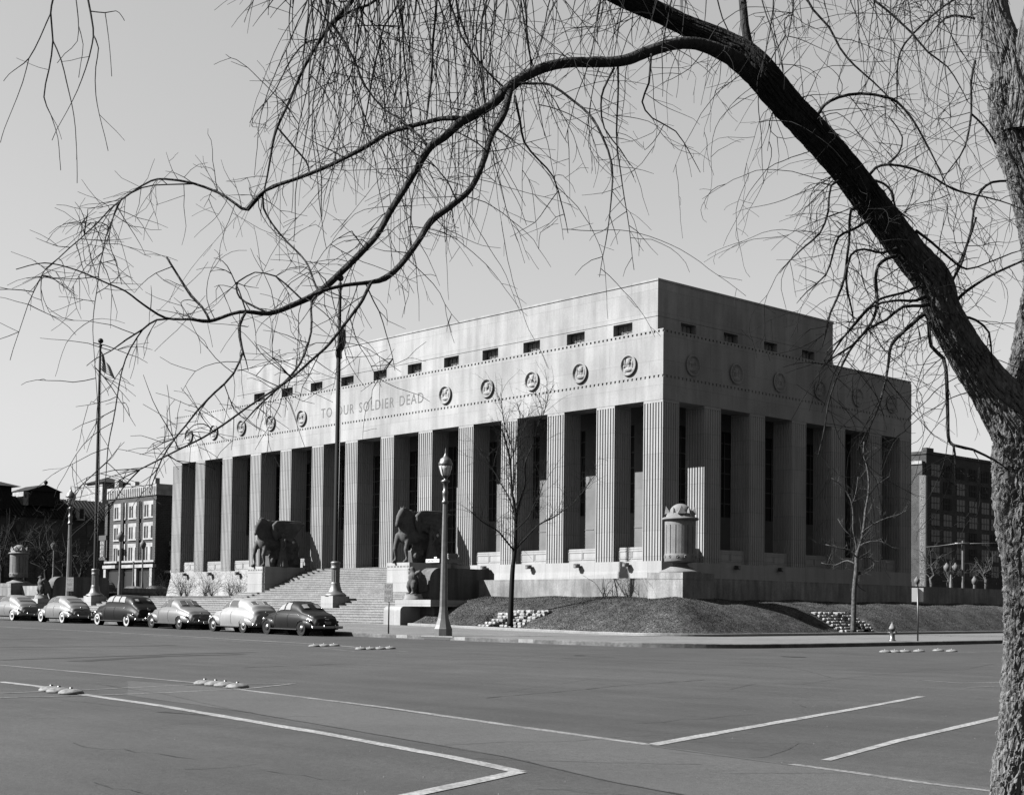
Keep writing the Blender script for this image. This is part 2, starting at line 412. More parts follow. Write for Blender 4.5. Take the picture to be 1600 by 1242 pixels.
# --- rubble tree pits --------------------------------------------------------
def rubble(name, label, items):
    mb = MB(); rr = random.Random(hash(name) % 1000 if False else len(label))
    for (x, y, z, w_, d_, h_, a) in items:
        b = MB(); n = 7
        # irregular block with slightly rounded outline
        pts = []
        for k in range(n):
            an = 2*pi*k/n+rr.uniform(-.2, .2); e = .5
            px = math.copysign(abs(math.cos(an))**e, math.cos(an)); py = math.copysign(abs(math.sin(an))**e, math.sin(an))
            pts.append((px*w_/2*rr.uniform(.85, 1.05), py*d_/2*rr.uniform(.85, 1.05)))
        lv = [(-h_/2, .86), (-h_*.25, 1.0), (h_*.25, 1.0), (h_/2, .82)]
        rows = [[(p[0]*s_, p[1]*s_, hh+rr.uniform(-.012, .012)) for p in pts] for hh, s_ in lv]
        b.grid(rows, smooth=False, close=True); b.add(rows[-1], [tuple(range(n))]); b.add(rows[0], [tuple(range(n))[::-1]])
        b.xf(Matrix.Translation((x, y, z)) @ Matrix.Rotation(a, 4, 'Z') @ Matrix.Rotation(rr.uniform(-.06, .06), 4, 'X'))
        mb.add(b.v, b.f)
    o = mb.build(name, M['rock']); tag(o, label, 'stone pit', 'rubble tree pits in the grass bank'); return o
rr = random.Random(11); items = []
bz = bank(T1.x, LY+.3)[1]
for c in range(6):                                        # back wall, courses stepping back into the slope
    z = bz+.08+c*.155; yy = LY+1.05+c*.17
    x = T1.x-1.5-.1*c if c < 5 else T1.x-.6
    xe = T1.x+.25+.27*c
    while x < xe:
        w_ = rr.uniform(.26, .6); items.append((x+w_/2, yy+rr.uniform(-.04, .04), z, w_*.96, .34, .145, rr.uniform(-.08, .08))); x += w_
for c in range(6):                                        # left flank, steps up with the bank
    for k in range(3): items.append((T1.x-2.1+c*.3+k*.3, LY+.62+.22*c, bz+.08+c*.15-.0*k, .3, .36, .145, rr.uniform(-.08, .08)))
for c in range(6):                                        # right flank
    for k in range(2): items.append((T1.x+.5+.14*c+k*.34, LY+.75+.2*c, bz+.07+c*.15, .33, .36, .145, rr.uniform(-.08, .08)))
rubble('tree_pit', 'white rubble stones stacked in steps round the foot of the tree left of the urn', items)
items = []; bz = bank(LX-.4, T2.y)[1]
for c in range(7):
    xx = LX-1.0-c*.16; z = bz+.08+c*.15; y = T2.y-1.6; ye = T2.y+.6
    while y < ye:
        w_ = rr.uniform(.3, .7); items.append((xx, y+w_/2, z, .34, w_*.96, .14, rr.uniform(-.08, .08))); y += w_
for c in range(7):
    for k in range(3): items.append((LX-.75-c*.17, T2.y+2.4-c*.28-k*.36, bz+.08+c*.15, .36, .35, .145, rr.uniform(-.08, .08)))
    for k in range(2): items.append((LX-.75-c*.19, T2.y-.75-c*.12-k*.36, bz+.07+c*.15, .36, .35, .145, rr.uniform(-.08, .08)))
rubble('tree_pit', 'white rubble stones stacked round the foot of the tree left of the fire hydrant', items)
# ================================================================== ROAD MARKINGS
def onG(x, y, dz=0):
    p = onY(x, y, -40.0); d = ray(x, y); t = 40.0
    for _ in range(30):
        P = CAM+d*t; t = (G(P.x, P.y)+dz-CAM.z)/d.z if d.z < -1e-5 else 400
        t = min(t, 400)
    return CAM+d*t
def ribbon(pts, wd, z, mb, seg=1.0, jit=0.0, rs=random.Random(5)):
    P = [onG(*p) for p in pts]; L = []
    for a, b in zip(P[:-1], P[1:]):
        n = max(1, int((b-a).length/seg))
        for i in range(n): L.append(a.lerp(b, i/n))
    L.append(P[-1]); r0 = []; r1 = []
    for i, p in enumerate(L):
        t = (L[min(i+1, len(L)-1)]-L[max(i-1, 0)]); t.z = 0; t.normalize(); nn = Vector((-t.y, t.x, 0))
        w_ = wd[0]+(wd[1]-wd[0])*i/max(1, len(L)-1) if isinstance(wd, tuple) else wd
        a = p+nn*(w_/2+rs.uniform(-jit, jit)); b = p-nn*(w_/2+rs.uniform(-jit, jit))
        r0.append((a.x, a.y, G(a.x, a.y)+z)); r1.append((b.x, b.y, G(b.x, b.y)+z))
    mb.grid([r1, r0], smooth=False)
# newer asphalt band between the crossing lines
mb = MB()
up_ = [(200, 1063), (390, 1078), (700, 1121), (1015, 1164), (1235, 1194), (1600, 1236), (2000, 1285)]
lo_ = [(200, 1086), (390, 1113), (500, 1132), (795, 1183), (940, 1218), (1070, 1242), (1400, 1310)]
A = []; B = []
for (pa, pb) in zip(up_, lo_): A.append(onG(*pa)); B.append(onG(*pb))
def dens(Ls, n=10):
    o = []
    for a, b in zip(Ls[:-1], Ls[1:]): o += [a.lerp(b, i/n) for i in range(n)]
    return o+[Ls[-1]]
A, B = dens(A), dens(B); rows = []
for j in range(5):
    rows.append([(a.lerp(b, j/4).x+(rnd.uniform(-.03, .03) if j in (0, 4) else 0), a.lerp(b, j/4).y+(rnd.uniform(-.03, .03) if j in (0, 4) else 0), 0) for a, b in zip(A, B)])
rows = [[(x, y, G(x, y)+.003) for x, y, _ in r] for r in rows]
mb.grid(rows[::-1], smooth=False); struct(mb.build('asphalt_patch', M['patch']))
mb = MB()
ribbon([(0, 1065), (60, 1072), (130, 1085), (260, 1104), (500, 1145), (700, 1182), (812, 1206)], (.19, .17), .006, mb, .6, .012)
ribbon([(810, 1206), (640, 1243), (500, 1274)], .17, .0068, mb, .5, .008)
ribbon([(1016, 1164), (1200, 1131), (1360, 1103), (1440, 1088)], (.18, .14), .006, mb, .6, .01)
ribbon([(0, 978), (160, 987), (300, 994.5), (500, 1006), (570, 1012)], .16, .006, mb, 1.0, .01)
ribbon([(1290, 1188), (1400, 1158), (1500, 1135), (1640, 1103)], (.1, .17), .006, mb, .6, .01)
struct(mb.build('road_line', M['paint']))
mb = MB()
ribbon([(0, 1039), (150, 1052), (310, 1067), (390, 1079), (600, 1105), (800, 1134), (1018, 1164)], (.14, .15), .006, mb, .6, .015)
ribbon([(0, 1083), (150, 1077), (300, 1069.5), (460, 1068)], .1, .0068, mb, 1, .012)
ribbon([(0, 1090), (130, 1087), (260, 1082), (385, 1076), (460, 1068)], .1, .0068, mb, 1, .012)
ribbon([(160, 989), (300, 997), (500, 1010), (637, 1018)], .1, .006, mb, 1, .012)
ribbon([(500, 1012), (560, 1018), (637, 1018)], .1, .0066, mb, 1, .012)
ribbon([(1235, 1194), (1330, 1207), (1450, 1224), (1620, 1245)], .13, .006, mb, .6, .02)
ribbon([(1430, 1062), (1500, 1067), (1640, 1066)], (.05, .25), .006, mb, .6, .02)
ribbon([(1510, 1074), (1640, 1069)], (.05, .1), .0066, mb, .6, .02)
ribbon([(1480, 1020), (1640, 1015)], .12, .006, mb, .8, .02)
ribbon([(700, 1030), (900, 1024)], .04, .006, mb, .8, .01)
struct(mb.build('worn_road_line', M['paint2']))
mb = MB()
for pts, wd in (([(0, 1011), (150, 1010), (275, 1008)], .25), ([(0, 1031), (150, 1026), (300, 1021), (400, 1019)], .4), ([(120, 1033), (250, 1025), (380, 1022)], .6),
                ([(0, 999), (110, 996)], .1), ([(880, 1028), (960, 1027)], .1), ([(380, 1043), (560, 1036)], .06), ([(250, 1112), (330, 1118)], .12)):
    ribbon(pts, wd, .0045, mb, .5, .06)
struct(mb.build('tyre_mark', M['skid']))
mb = MB()
ribbon([(150, 1068), (260, 1085), (360, 1108), (500, 1132), (795, 1183), (940, 1218), (1070, 1243)], .022, .0052, mb, .25, .01)
ribbon([(1018, 1166), (1120, 1180), (1235, 1196)], .02, .0052, mb, .25, .01)
ribbon([(760, 1090), (900, 1078), (980, 1070), (1100, 1062)], .02, .0052, mb, .3, .03)
rc = random.Random(77)
for _ in range(26):
    x, y = rc.uniform(-50, 1560), rc.uniform(1030, 1235); pts = [(x, y)]; dx, dy = rc.uniform(25, 70), rc.uniform(-7, 9)
    for k in range(rc.randint(3, 7)): pts.append((pts[-1][0]+dx*rc.uniform(.5, 1.3), pts[-1][1]+dy*rc.uniform(-.2, 1.6)))
    if pts[-1][1] > 1014: ribbon(pts, rc.uniform(.006, .014), .0055, mb, .12, .004)
struct(mb.build('tar_seam', M['tar']))
mb = MB()
for _ in range(110):
    p = onG(rc.uniform(-50, 1650), rc.uniform(1020, 1245)); s_ = rc.uniform(.006, .014); a = rc.uniform(0, 3); z = G(p.x, p.y)
    c_, d_ = math.cos(a)*s_, math.sin(a)*s_*.7
    mb.add([(p.x-c_, p.y-d_, z), (p.x+d_, p.y-c_, z), (p.x+c_, p.y+d_, z), (p.x-d_, p.y+c_, z), (p.x, p.y, z+s_*.8)], [(0, 1, 4), (1, 2, 4), (2, 3, 4), (3, 0, 4)])
gq = mb.build('road_grit', M['walk']); tag(gq, 'loose grit and litter scattered over the asphalt', 'grit', kind='stuff')
mb = MB()
for (x, y, rx) in ((905, 1024, .16), (1240, 1026, .3)):
    c = onG(x, y); vs = [(c.x+rx*1.5*math.cos(a*pi/8)*(1+.15*math.sin(a*3)), c.y+rx*math.sin(a*pi/8)*(1+.15*math.sin(a*2)), G(c.x, c.y)+.009) for a in range(16)]
    mb.add(vs, [tuple(range(16))])
struct(mb.build('oil_stain', M['skid']))
# traffic domes
dm = MB(); prof = [(.21, 0), (.21, .02), (.19, .04), (.15, .06), (.08, .075), (0, .08)]
dm.lathe(prof, n=24)
for k in range(12):
    a = k*pi/6; dm.box(.0, .0, 0, 0, 0, 0) if False else None
dome_me = dm.mesh('button', mat('button_paint', .11, .6, noise=[(12, .6, 1.15, 5), (60, .8, 1.15, 3)])); kn = MB(); kn.lathe([(.03, .07), (.03, .1), (0, .105)], n=8); kn_me = kn.mesh('knob', M['iron'])
groups = [([(491, 1010), (506.5, 1009.5), (522, 1009)], 'the line end nearest the black coupe', 'far three'),
          ([(564, 1014.5), (578, 1014.5), (594, 1014), (609, 1013.5)], 'the line end before the lamp post', 'far four'),
          ([(320, 1069), (337, 1070.5), (352, 1072), (371, 1074.5)], 'the point of the painted lane island', 'middle four'),
          ([(80, 1079.5), (92, 1081.5), (111, 1084)], 'the crossing of the painted lines at left', 'near three'),
          ([(1383, 1019), (1398, 1019), (1414, 1018.5), (1436, 1018), (1466, 1017), (1487, 1018)], 'the line by the side street kerb', 'right six')]
ordn = ['leftmost', 'second', 'third', 'fourth', 'fifth', 'sixth']
for pts, where, grp in groups:
    for i, (x, y) in enumerate(pts):
        c = onG(x, y); nm = 'leftmost' if i == 0 else ('rightmost' if i == len(pts)-1 else ordn[i]+' from left')
        o = thing('traffic_button', f'{nm} domed traffic button at {where}', 'traffic button', (c.x, c.y, G(c.x, c.y)+.012), group='domed traffic buttons on the road')
        for me in (dome_me, kn_me):
            q = bpy.data.objects.new(me.name, me); col.objects.link(q); q.parent = o
# ================================================================== MEMORIAL BUILDING
ZB = 4.51; TT = ZB+10.057; HH = ZB+14.503; PHZ = ZB+19.46
B_ = 4.6; W_ = .3505*B_; BS = 1.012*B_; WS = .3609*B_; WC = .3526*B_; OE = .5417*B_; WSC = .3393*B_; OSE = .5366*B_
def Rf(k): return WC if k == 0 else WC+OE+W_+(k-1)*B_
def Lf(k): return WC+OE if k == 0 else (Rf(k)+B_-W_ if k < 12 else Rf(12)+OE)
def S0(k): return WSC if k == 0 else WSC+OSE+WS+(k-1)*BS
def S1(k): return WSC+OSE if k == 0 else (S0(k)+BS-WS if k < 5 else S0(5)+OSE)
LB = Lf(12)+WC; DB = S1(5)+WSC
mem = thing('memorial_building', 'pale limestone memorial hall with square fluted piers, medallion frieze and set-back attic', 'building', (-LB/2, DB/2, 0))
def fl_face(a, b, n, depth=.075, gw=.1):
    """points along a->b with n flutes cut to the right-hand (inner) side reversed"""
    a = Vector(a); b = Vector(b); t = (b-a); L = t.length; t.normalize(); nn = Vector((-t.y, t.x))
    out_ = [a]; pitch = L/(n+.0)
    for i in range(n):
        c = pitch*(i+.5)
        for s_, d in ((-gw/2, 0), (-gw*.32, depth*.75), (0, depth), (gw*.32, depth*.75), (gw/2, 0)): out_.append(a+t*(c+s_)+nn*d)
    return [(p.x, p.y) for p in out_]
def pier(x0, x1, y0, y1, corner=False):
    mb = MB(); e = .015
    x0 += 0; pts = []
    def cnt(L): return 7 if L < 1.64 else 7
    pts += fl_face((x0, y0+e), (x1, y0+e), cnt(x1-x0)); pts += fl_face((x1-0, y0+e), (x1-0, y1), cnt(y1-y0))
    pts += fl_face((x1, y1), (x0, y1), 7); pts += fl_face((x0, y1), (x0, y0+e), 7)
    mb.prism(pts, ZB+.0, TT-.16)
    mb.box(x0, x1, y0+e, y1, TT-.16, TT+.02)
    # fluting stops: small buttons on top of each groove are omitted; the plain block is flush with the ridges
    return mb
PD = 1.57
for k in range(14):                                       # front row (right to left)
    x1 = 0 if k == 0 else -Lf(k-1); x0 = -WC if k == 0 else (-Rf(k) if k < 13 else -LB)
    if k in (0, 13): mb = pier(x0, x1, 0, WSC)
    else: mb = pier(x0, x1, 0, PD)
    o = mb.build('pier', M['stone'], mem)
    mb2 = pier(x0, x1, DB-PD, DB); mb2.build('pier', M['stone'], mem)
for k in range(1, 6):
    y0 = S1(k-1); y1 = S0(k)
    pier(-PD, 0-.0, y0, y1).build('pier', M['stone'], mem)
    pier(-LB, -LB+PD, y0, y1).build('pier', M['stone'], mem)
# frieze with notched bands
zb0, zb1 = 15.97, 16.13; zt0, zt1 = 18.80, 18.94
mb = MB()
def ring(x0, x1, y0, y1, z0, z1, th):
    mb.box(x0, x1, y0, y0+th, z0, z1); mb.box(x0, x1, y1-th, y1, z0, z1)
    mb.box(x0, x0+th, y0+th, y1-th, z0, z1); mb.box(x1-th, x1, y0+th, y1-th, z0, z1)
ring(-LB, 0, 0, DB, TT, zb0, 1.55); ring(-LB, 0, 0, DB, zb1, zt0, 1.55)
ring(-LB+.07, -.07, .07, DB-.07, zb0, zb1, 1.45); ring(-LB+.09, -.09, .09, DB-.09, zt0, zt1, 1.4)
ring(-LB-.0, 0, 0, DB, zt1, HH, 1.5)
pit = .3705; n = int(LB/pit)
for i in range(n):
    x = -LB+(i+.5)*LB/n; hw = LB/n/2
    for z0, z1, ww in ((zb0, zb1, .55), (zt0, zt1, .5)): mb.box(x-hw*(.62), x+hw*(.62), 0.002, .09, z0, z1)
n2 = int(DB/pit)
for i in range(n2):
    y = (i+.5)*DB/n2; hw = DB/n2/2
    for z0, z1 in ((zb0, zb1), (zt0, zt1)): mb.box(-.09, -.002, y-hw*.62, y+hw*.62, z0, z1)
mb.build('frieze', M['frieze'], mem)
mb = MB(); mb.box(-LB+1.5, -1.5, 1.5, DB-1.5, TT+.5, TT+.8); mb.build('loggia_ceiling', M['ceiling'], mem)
mb = MB(); mb.box(-LB+1.4, -1.4, 1.4, DB-1.4, HH-.35, HH-.2); mb.build('roof', M['stone_dark'], mem)
# podium
mb = MB(); mb.box(-LB, 0, 0, DB, 3.9, ZB-.001)
mb.add([(-LB-.55, -.3, 1.6), (.1, -.05, 1.6), (.1, DB+.1, 1.6), (-LB-.55, DB+.1, 1.6), (-LB-.05, -.03, 3.9), (0.03, -.03, 3.9), (0.03, DB, 3.9), (-LB-.05, DB, 3.9)],
       [(0,1,5,4),(1,2,6,5),(2,3,7,6),(3,0,4,7),(4,5,6,7)])
mb.build('podium', M['stone'], mem)
# cella walls with slit windows (front and right side)
CY0 = 4.03; CX0 = -4.0; FT = TT+.6
wz0, wz1 = 7.95, 13.9
def cella_front(k):
    a = -(Lf(k)); b = -(Rf(k)); c = (a+b)/2; return c-1.16, c+1.16
xs = []
for k in range(13):
    c = -(Lf(k)+Rf(k))/2
    if k == 0 or k == 12: continue
    xs.append((c-1.16, c+1.16))
xs.sort()
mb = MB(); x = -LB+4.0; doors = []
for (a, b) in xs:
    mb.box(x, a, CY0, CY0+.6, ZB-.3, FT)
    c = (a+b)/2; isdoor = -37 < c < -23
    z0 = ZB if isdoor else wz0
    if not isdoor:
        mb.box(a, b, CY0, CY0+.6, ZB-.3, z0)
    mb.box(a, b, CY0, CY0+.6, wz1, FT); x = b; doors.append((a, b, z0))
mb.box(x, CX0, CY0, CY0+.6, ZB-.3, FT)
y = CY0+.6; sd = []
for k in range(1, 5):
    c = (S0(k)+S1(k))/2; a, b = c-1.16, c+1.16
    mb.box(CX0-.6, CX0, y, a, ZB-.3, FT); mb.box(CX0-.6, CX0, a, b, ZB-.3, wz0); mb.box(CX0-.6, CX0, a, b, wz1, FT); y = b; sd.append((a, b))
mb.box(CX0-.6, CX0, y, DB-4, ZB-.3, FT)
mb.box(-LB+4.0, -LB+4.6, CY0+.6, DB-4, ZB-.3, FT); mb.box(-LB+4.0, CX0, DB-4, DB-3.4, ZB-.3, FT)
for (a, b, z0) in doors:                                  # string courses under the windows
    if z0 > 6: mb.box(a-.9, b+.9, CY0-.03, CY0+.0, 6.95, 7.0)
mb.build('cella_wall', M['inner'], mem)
for (a, b, z0) in doors:
    g = MB(); g.box(a, b, CY0+.42, CY0+.46, z0, wz1); wobj = g.build('loggia_window' if z0 > 6 else 'bronze_doorway', M['glass_dark'], mem)
    g = MB()
    for i in range(1, 3): g.box(a+(b-a)*i/3-.04, a+(b-a)*i/3+.04, CY0+.34, CY0+.42, z0, wz1)
    zz = z0+1.0
    while zz < wz1: g.box(a, b, CY0+.36, CY0+.41, zz-.03, zz+.03); zz += 1.05
    g.build('grille', M['bronze'], wobj)
for (a, b) in sd:
    g = MB(); g.box(CX0-.46, CX0-.42, a, b, wz0, wz1); wobj = g.build('loggia_window', M['glass_dark'], mem)
    g = MB()
    for i in range(1, 3): g.box(CX0-.42, CX0-.34, a+(b-a)*i/3-.04, a+(b-a)*i/3+.04, wz0, wz1)
    zz = wz0+1.0
    while zz < wz1: g.box(CX0-.41, CX0-.36, a, b, zz-.03, zz+.03); zz += 1.05
    g.build('grille', M['bronze'], wobj)
# parapet panels between the piers
def panel(c, ln, ax):
    b = MB(); z1 = 5.42
    if ax == 'f': Bx = lambda u0, u1, d0, d1, za, zb: b.box(c+u0, c+u1, d0, d1, za, zb)
    else: Bx = lambda u0, u1, d0, d1, za, zb: b.box(-d1, -d0, c+u0, c+u1, za, zb)
    h = ln/2
    Bx(-h, h, .36, .75, ZB-.05, z1)
    for u0, u1 in ((-h+.2, -.03), (.03, h-.2)):
        Bx(u0, u1, .33, .36, ZB+.18, ZB+.23); Bx(u0, u1, .33, .36, z1-.25, z1-.2); Bx(u0, u0+.05, .33, .36, ZB+.23, z1-.25); Bx(u1-.05, u1, .33, .36, ZB+.23, z1-.25)
    Bx(-h+.1, h-.1, .34, .36, z1-.1, z1-.07)
    return b
for k in range(13):
    if 5 <= k <= 7: continue
    c = -(Lf(k)+Rf(k))/2; panel(c, Lf(k)-Rf(k)-.0, 'f').build('parapet_panel', M['stone'], mem)
for k in range(6): panel((S0(k)+S1(k))/2, S1(k)-S0(k), 's').build('parapet_panel', M['stone'], mem)
# medallions: ring with carved relief
def medallion(seed, ax):
    rs = random.Random(seed); b = MB(); r = .68; n = 48
    # raised ring
    prof = []
    for q in range(9):
        a = pi*q/8; prof.append((r-.045+.05*-math.cos(a)*-1 if False else r-.05+.05*math.cos(pi-a)*-1, .05*math.sin(a)))
    b.lathe([(p[0], -p[1]) for p in prof][::-1], n=n, axis='y', caps=False)
    b.lathe([(r-.13, 0), (r-.12, -.03), (r-.1, 0)][::-1], n=n, axis='y', caps=False)
    # relief of a head, shoulders and attributes in profile
    cx, cz = rs.uniform(-.06, .06), rs.uniform(.0, .1); fl = rs.choice((-1, 1))
    N = 40; rows = []
    bl = [(rs.uniform(-.4, .4), rs.uniform(-.4, .4), rs.uniform(.04, .12), rs.uniform(.05, .18), rs.uniform(.04, .09)) for _q in range(9)]+[(cx, cz+.12, .2, .24, .14), (cx+fl*.08, cz+.06, .12, .12, .14), (cx, cz-.34, .36, .16, .12), (cx-fl*.05, cz-.15, .12, .16, .1),
          (cx+fl*.3, cz+rs.uniform(-.2, .2), .07, .32, .09), (cx-fl*.32, cz+rs.uniform(-.2, .1), .08, .26, .08), (cx-fl*.03, cz+.3, .24, .09, .1)]
    for j in range(N+1):
        row = []
        for i in range(N+1):
            u, v = -1+2*i/N, -1+2*j/N
            # square to disc
            xx = u*math.sqrt(1-v*v/2)*(r-.1); zz = v*math.sqrt(1-u*u/2)*(r-.1)
            h = 0
            for (bx, bz, sx, sz, hh) in bl:
                q = ((xx-bx)/sx)**2+((zz-bz)/sz)**2
                if q < 1: h = max(h, hh*math.sqrt(1-q)*(1+.12*math.sin(xx*40+zz*25)))
            edge = max(0, 1-(math.hypot(xx, zz)/(r-.1))**8)
            row.append((xx, .09*edge-h*edge, zz))
        rows.append(row)
    b.grid([r[::-1] for r in rows])
    return b
def place(mb, x, y, z, side):
    mtx = Matrix.Translation((x, y, z))
    if side: mtx = mtx @ Matrix.Rotation(pi/2, 4, 'Z')
    return mb.xf(mtx)
# shallow sockets so the reliefs sit in a real recess: a dark ring shadow comes from the raised border
for k in list(range(0, 5))+list(range(8, 13)):
    c = -(Lf(k)+Rf(k))/2; place(medallion(k+1, 'f'), c, -.10, 17.0, False).build('medallion', M['frieze'], mem)
for k in range(6): place(medallion(k+40, 's'), .10, (S0(k)+S1(k))/2, 17.0, True).build('medallion', M['frieze'], mem)
# inscription
words = ('TO', 'OUR', 'SOLDIER', 'DEAD'); M['letter'] = mat('shade_toned_letter', .075, .9); ms_ = []; gap = .75  # raised flat letters; groove shade of cut lettering put into this dark tone
for w0 in words:
    vs, fs = text_mesh(w0, 1.12, .01, 1.18, bevel=-.006); x0_ = min(v.x for v in vs); ms_.append(([Vector((v.x-x0_, v.y, v.z)) for v in vs], fs))
tot = sum(max(v.x for v in q[0]) for q in ms_)+gap*3; sc = 13.1/tot; x = -36.7
for vs, fs in ms_:
    b = MB(); b.add([(x+v.x*sc, -.008-v.z*.5, 16.72+v.y) for v in vs], fs); b.build('inscription_word', M['letter'], mem); x += (max(v.x for v in vs)+gap)*sc
# attic block
ax0, ax1, ay0, ay1 = -58.52, -5.4, 5.55, 25.91
wz = (20.25, 21.28); line = 21.36
mb = MB()
def wallrow(p0, p1, wins, mk):
    """mk(a,b,z0,z1) adds a wall box between a and b"""
    q = p0
    for (a, b_) in wins:
        mk(q, a, HH-.4, line); mk(a, b_, HH-.4, wz[0]); mk(a, b_, wz[1], line); q = b_
    mk(q, p1, HH-.4, line)
fw_ = sorted([(-(Lf(k)+Rf(k))/2-1.6+.15, -(Lf(k)+Rf(k))/2+.3) for k in range(1, 12)])
fw_ = sorted([(-9.52-B_*i, -7.72-B_*i) for i in range(11)])
sw_ = sorted([(7.95+i*BS, 9.55+i*BS) for i in range(4)])
wallrow(ax0, ax1, fw_, lambda a, b_, z0, z1: mb.box(a, b_, ay0, ay0+.7, z0, z1))
wallrow(ay0+.7, ay1, sw_, lambda a, b_, z0, z1: mb.box(ax1-.7, ax1, a, b_, z0, z1))
mb.box(ax0, ax0+.7, ay0+.7, ay1, HH-.4, line); mb.box(ax0+.7, ax1-.7, ay1-.7, ay1, HH-.4, line)
mb.box(ax0+.03, ax1-.03, ay0+.03, ay1-.03, line, line+.05)
mb.box(ax0, ax1, ay0, ay1, line+.05, PHZ-.14); mb.box(ax0-.05, ax1+.05, ay0-.05, ay1+.05, PHZ-.14, PHZ)
mb.build('attic', M['frieze'], mem)
def attic_window(x0, x1, y0, y1, side):
    b = MB(); zc = (wz[0]+wz[1])/2
    if not side:
        yb = y0+.5; b.box(x0, x1, yb, yb+.03, wz[0], wz[1]); o = b.build('attic_window', M['blind'], mem)
        f = MB(); c = (x0+x1)/2
        f.box(x0, x1, yb-.05, yb, wz[1]-.07, wz[1]); f.box(x0, x1, yb-.05, yb, wz[0], wz[0]+.07)
        for u in (x0+.03, c, x1-.03, (x0+c)/2, (x1+c)/2): f.box(u-.03, u+.03, yb-.05, yb-.002, wz[0]+.07, wz[1]-.07)
        f.box(x0, x1, yb-.04, yb-.001, zc-.02, zc+.02)
    else:
        xb = x1-.5; b.box(xb-.03, xb, y0, y1, wz[0], wz[1]); o = b.build('attic_window', M['blind'], mem)
        f = MB(); c = (y0+y1)/2
        f.box(xb, xb+.05, y0, y1, wz[1]-.07, wz[1]); f.box(xb, xb+.05, y0, y1, wz[0], wz[0]+.07)
        for u in (y0+.03, c, y1-.03, (y0+c)/2, (y1+c)/2): f.box(xb+.002, xb+.05, u-.03, u+.03, wz[0]+.07, wz[1]-.07)
        f.box(xb+.001, xb+.04, y0, y1, zc-.02, zc+.02)
    f.build('frame', M['bronze'], o)
for a, b_ in fw_: attic_window(a, b_, ay0, 0, False)
for a, b_ in sw_: attic_window(0, ax1, a, b_, True)
# floodlights on the podium face
fl = MB()
fl.box(-.16, .16, -.42, -.12, -.12, .14); fl.box(-.04, .04, -.14, 0, -.05, .03); fl.lathe([(.13, -.46), (.15, -.42)], n=12, axis='y')
fl_me = fl.mesh('floodlight', M['iron']); gl = MB(); gl.box(-.12, .05, -.465, -.462, -.08, .05); gl_me = gl.mesh('lens', M['sign'])
ords = ['first', 'second', 'third', 'fourth']
idx = 0
for k in (0, 1, 2, 3, 10, 11, 12):
    c = -(Lf(k)+Rf(k))/2; side_ = 'right' if k < 5 else 'left'
    n_ = ords[k] if k < 5 else ords[12-k]
    o = bpy.data.objects.new('floodlight', fl_me); col.objects.link(o); o.location = (c+.1, 0, 4.28)
    tag(o, f'small dark floodlight on the sunlit podium, {n_} bay from the {side_} end of the front', 'floodlight', 'floodlights along the podium')
    q = bpy.data.objects.new('lens', gl_me); col.objects.link(q); q.parent = o
for k in (1, 2, 4):
    o = bpy.data.objects.new('floodlight', fl_me); col.objects.link(o); o.location = (0, (S0(k)+S1(k))/2, 4.28); o.rotation_euler = (0, 0, pi/2)
    tag(o, f'small dark floodlight on the shaded side podium below side bay {("","two","three","","five")[k]} counted from the corner', 'floodlight', 'floodlights along the podium')
# ================================================================== TERRACES, STAIRS
def block(mbx, x0, x1, y0, y1, z0, z1): mbx.box(x0, x1, y0, y1, z0, z1)
t = thing('terrace_wall', 'stained stone retaining wall of the right terrace above the grass bank', 'retaining wall', (4, -11.8, 2))
mb = MB()
mb.box(-3.7, 10.3, -11.8, -11.3, -.3, 3.05); mb.box(11.9, 12.4, -10.35, 62, -.3, 3.05)
mb.build('wall', M['terrace'], t)
mb = MB(); mb.box(-2.75, 11.8, -11.3, -.35, .5, 2.9); mb.box(.35, 11.9, -.35, 62, .5, 2.9); mb.build('terrace_floor', M['walk'], t)
t = thing('terrace_wall', 'pale stone retaining wall of the left terrace behind the parked cars', 'retaining wall', (-66, -11.8, 2))
mb = MB(); mb.box(-66.1, -52.85, -11.8, -11.3, -.3, 3.05); mb.box(-67.2, -66.7, -10.5, 60, -.3, 3.07); mb.box(-100, -68.4, -11.8, -11.3, -.3, 3.05)
mb.build('wall', M['terrace'], t)
mb = MB(); mb.box(-66.7, -61.5, -11.3, 40, .5, 2.6); mb.box(-100, -67.3, -11.3, 60, .5, 2.8); mb.build('terrace_floor', M['earth'], t)
# return walls that flank the landing
def return_wall(x0, x1, label):
    b = MB(); y0, y1, z0, z1 = -15.5, -10.6, 1.2, 3.68; r = .75
    prof = [(y1, z0), (y1, z1-.25), (y1-.25, z1)]
    prof += [(y0+r-r*math.sin(a*pi/16), z1-r+r*math.cos(a*pi/16)) for a in range(0, 9)]
    prof += [(y0, z0)]
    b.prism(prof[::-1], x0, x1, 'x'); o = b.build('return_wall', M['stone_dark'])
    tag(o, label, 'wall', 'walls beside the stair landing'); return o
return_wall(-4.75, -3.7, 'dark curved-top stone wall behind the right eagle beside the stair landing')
return_wall(-52.8, -51.7, 'dark curved-top stone wall behind the left eagle beside the stair landing')
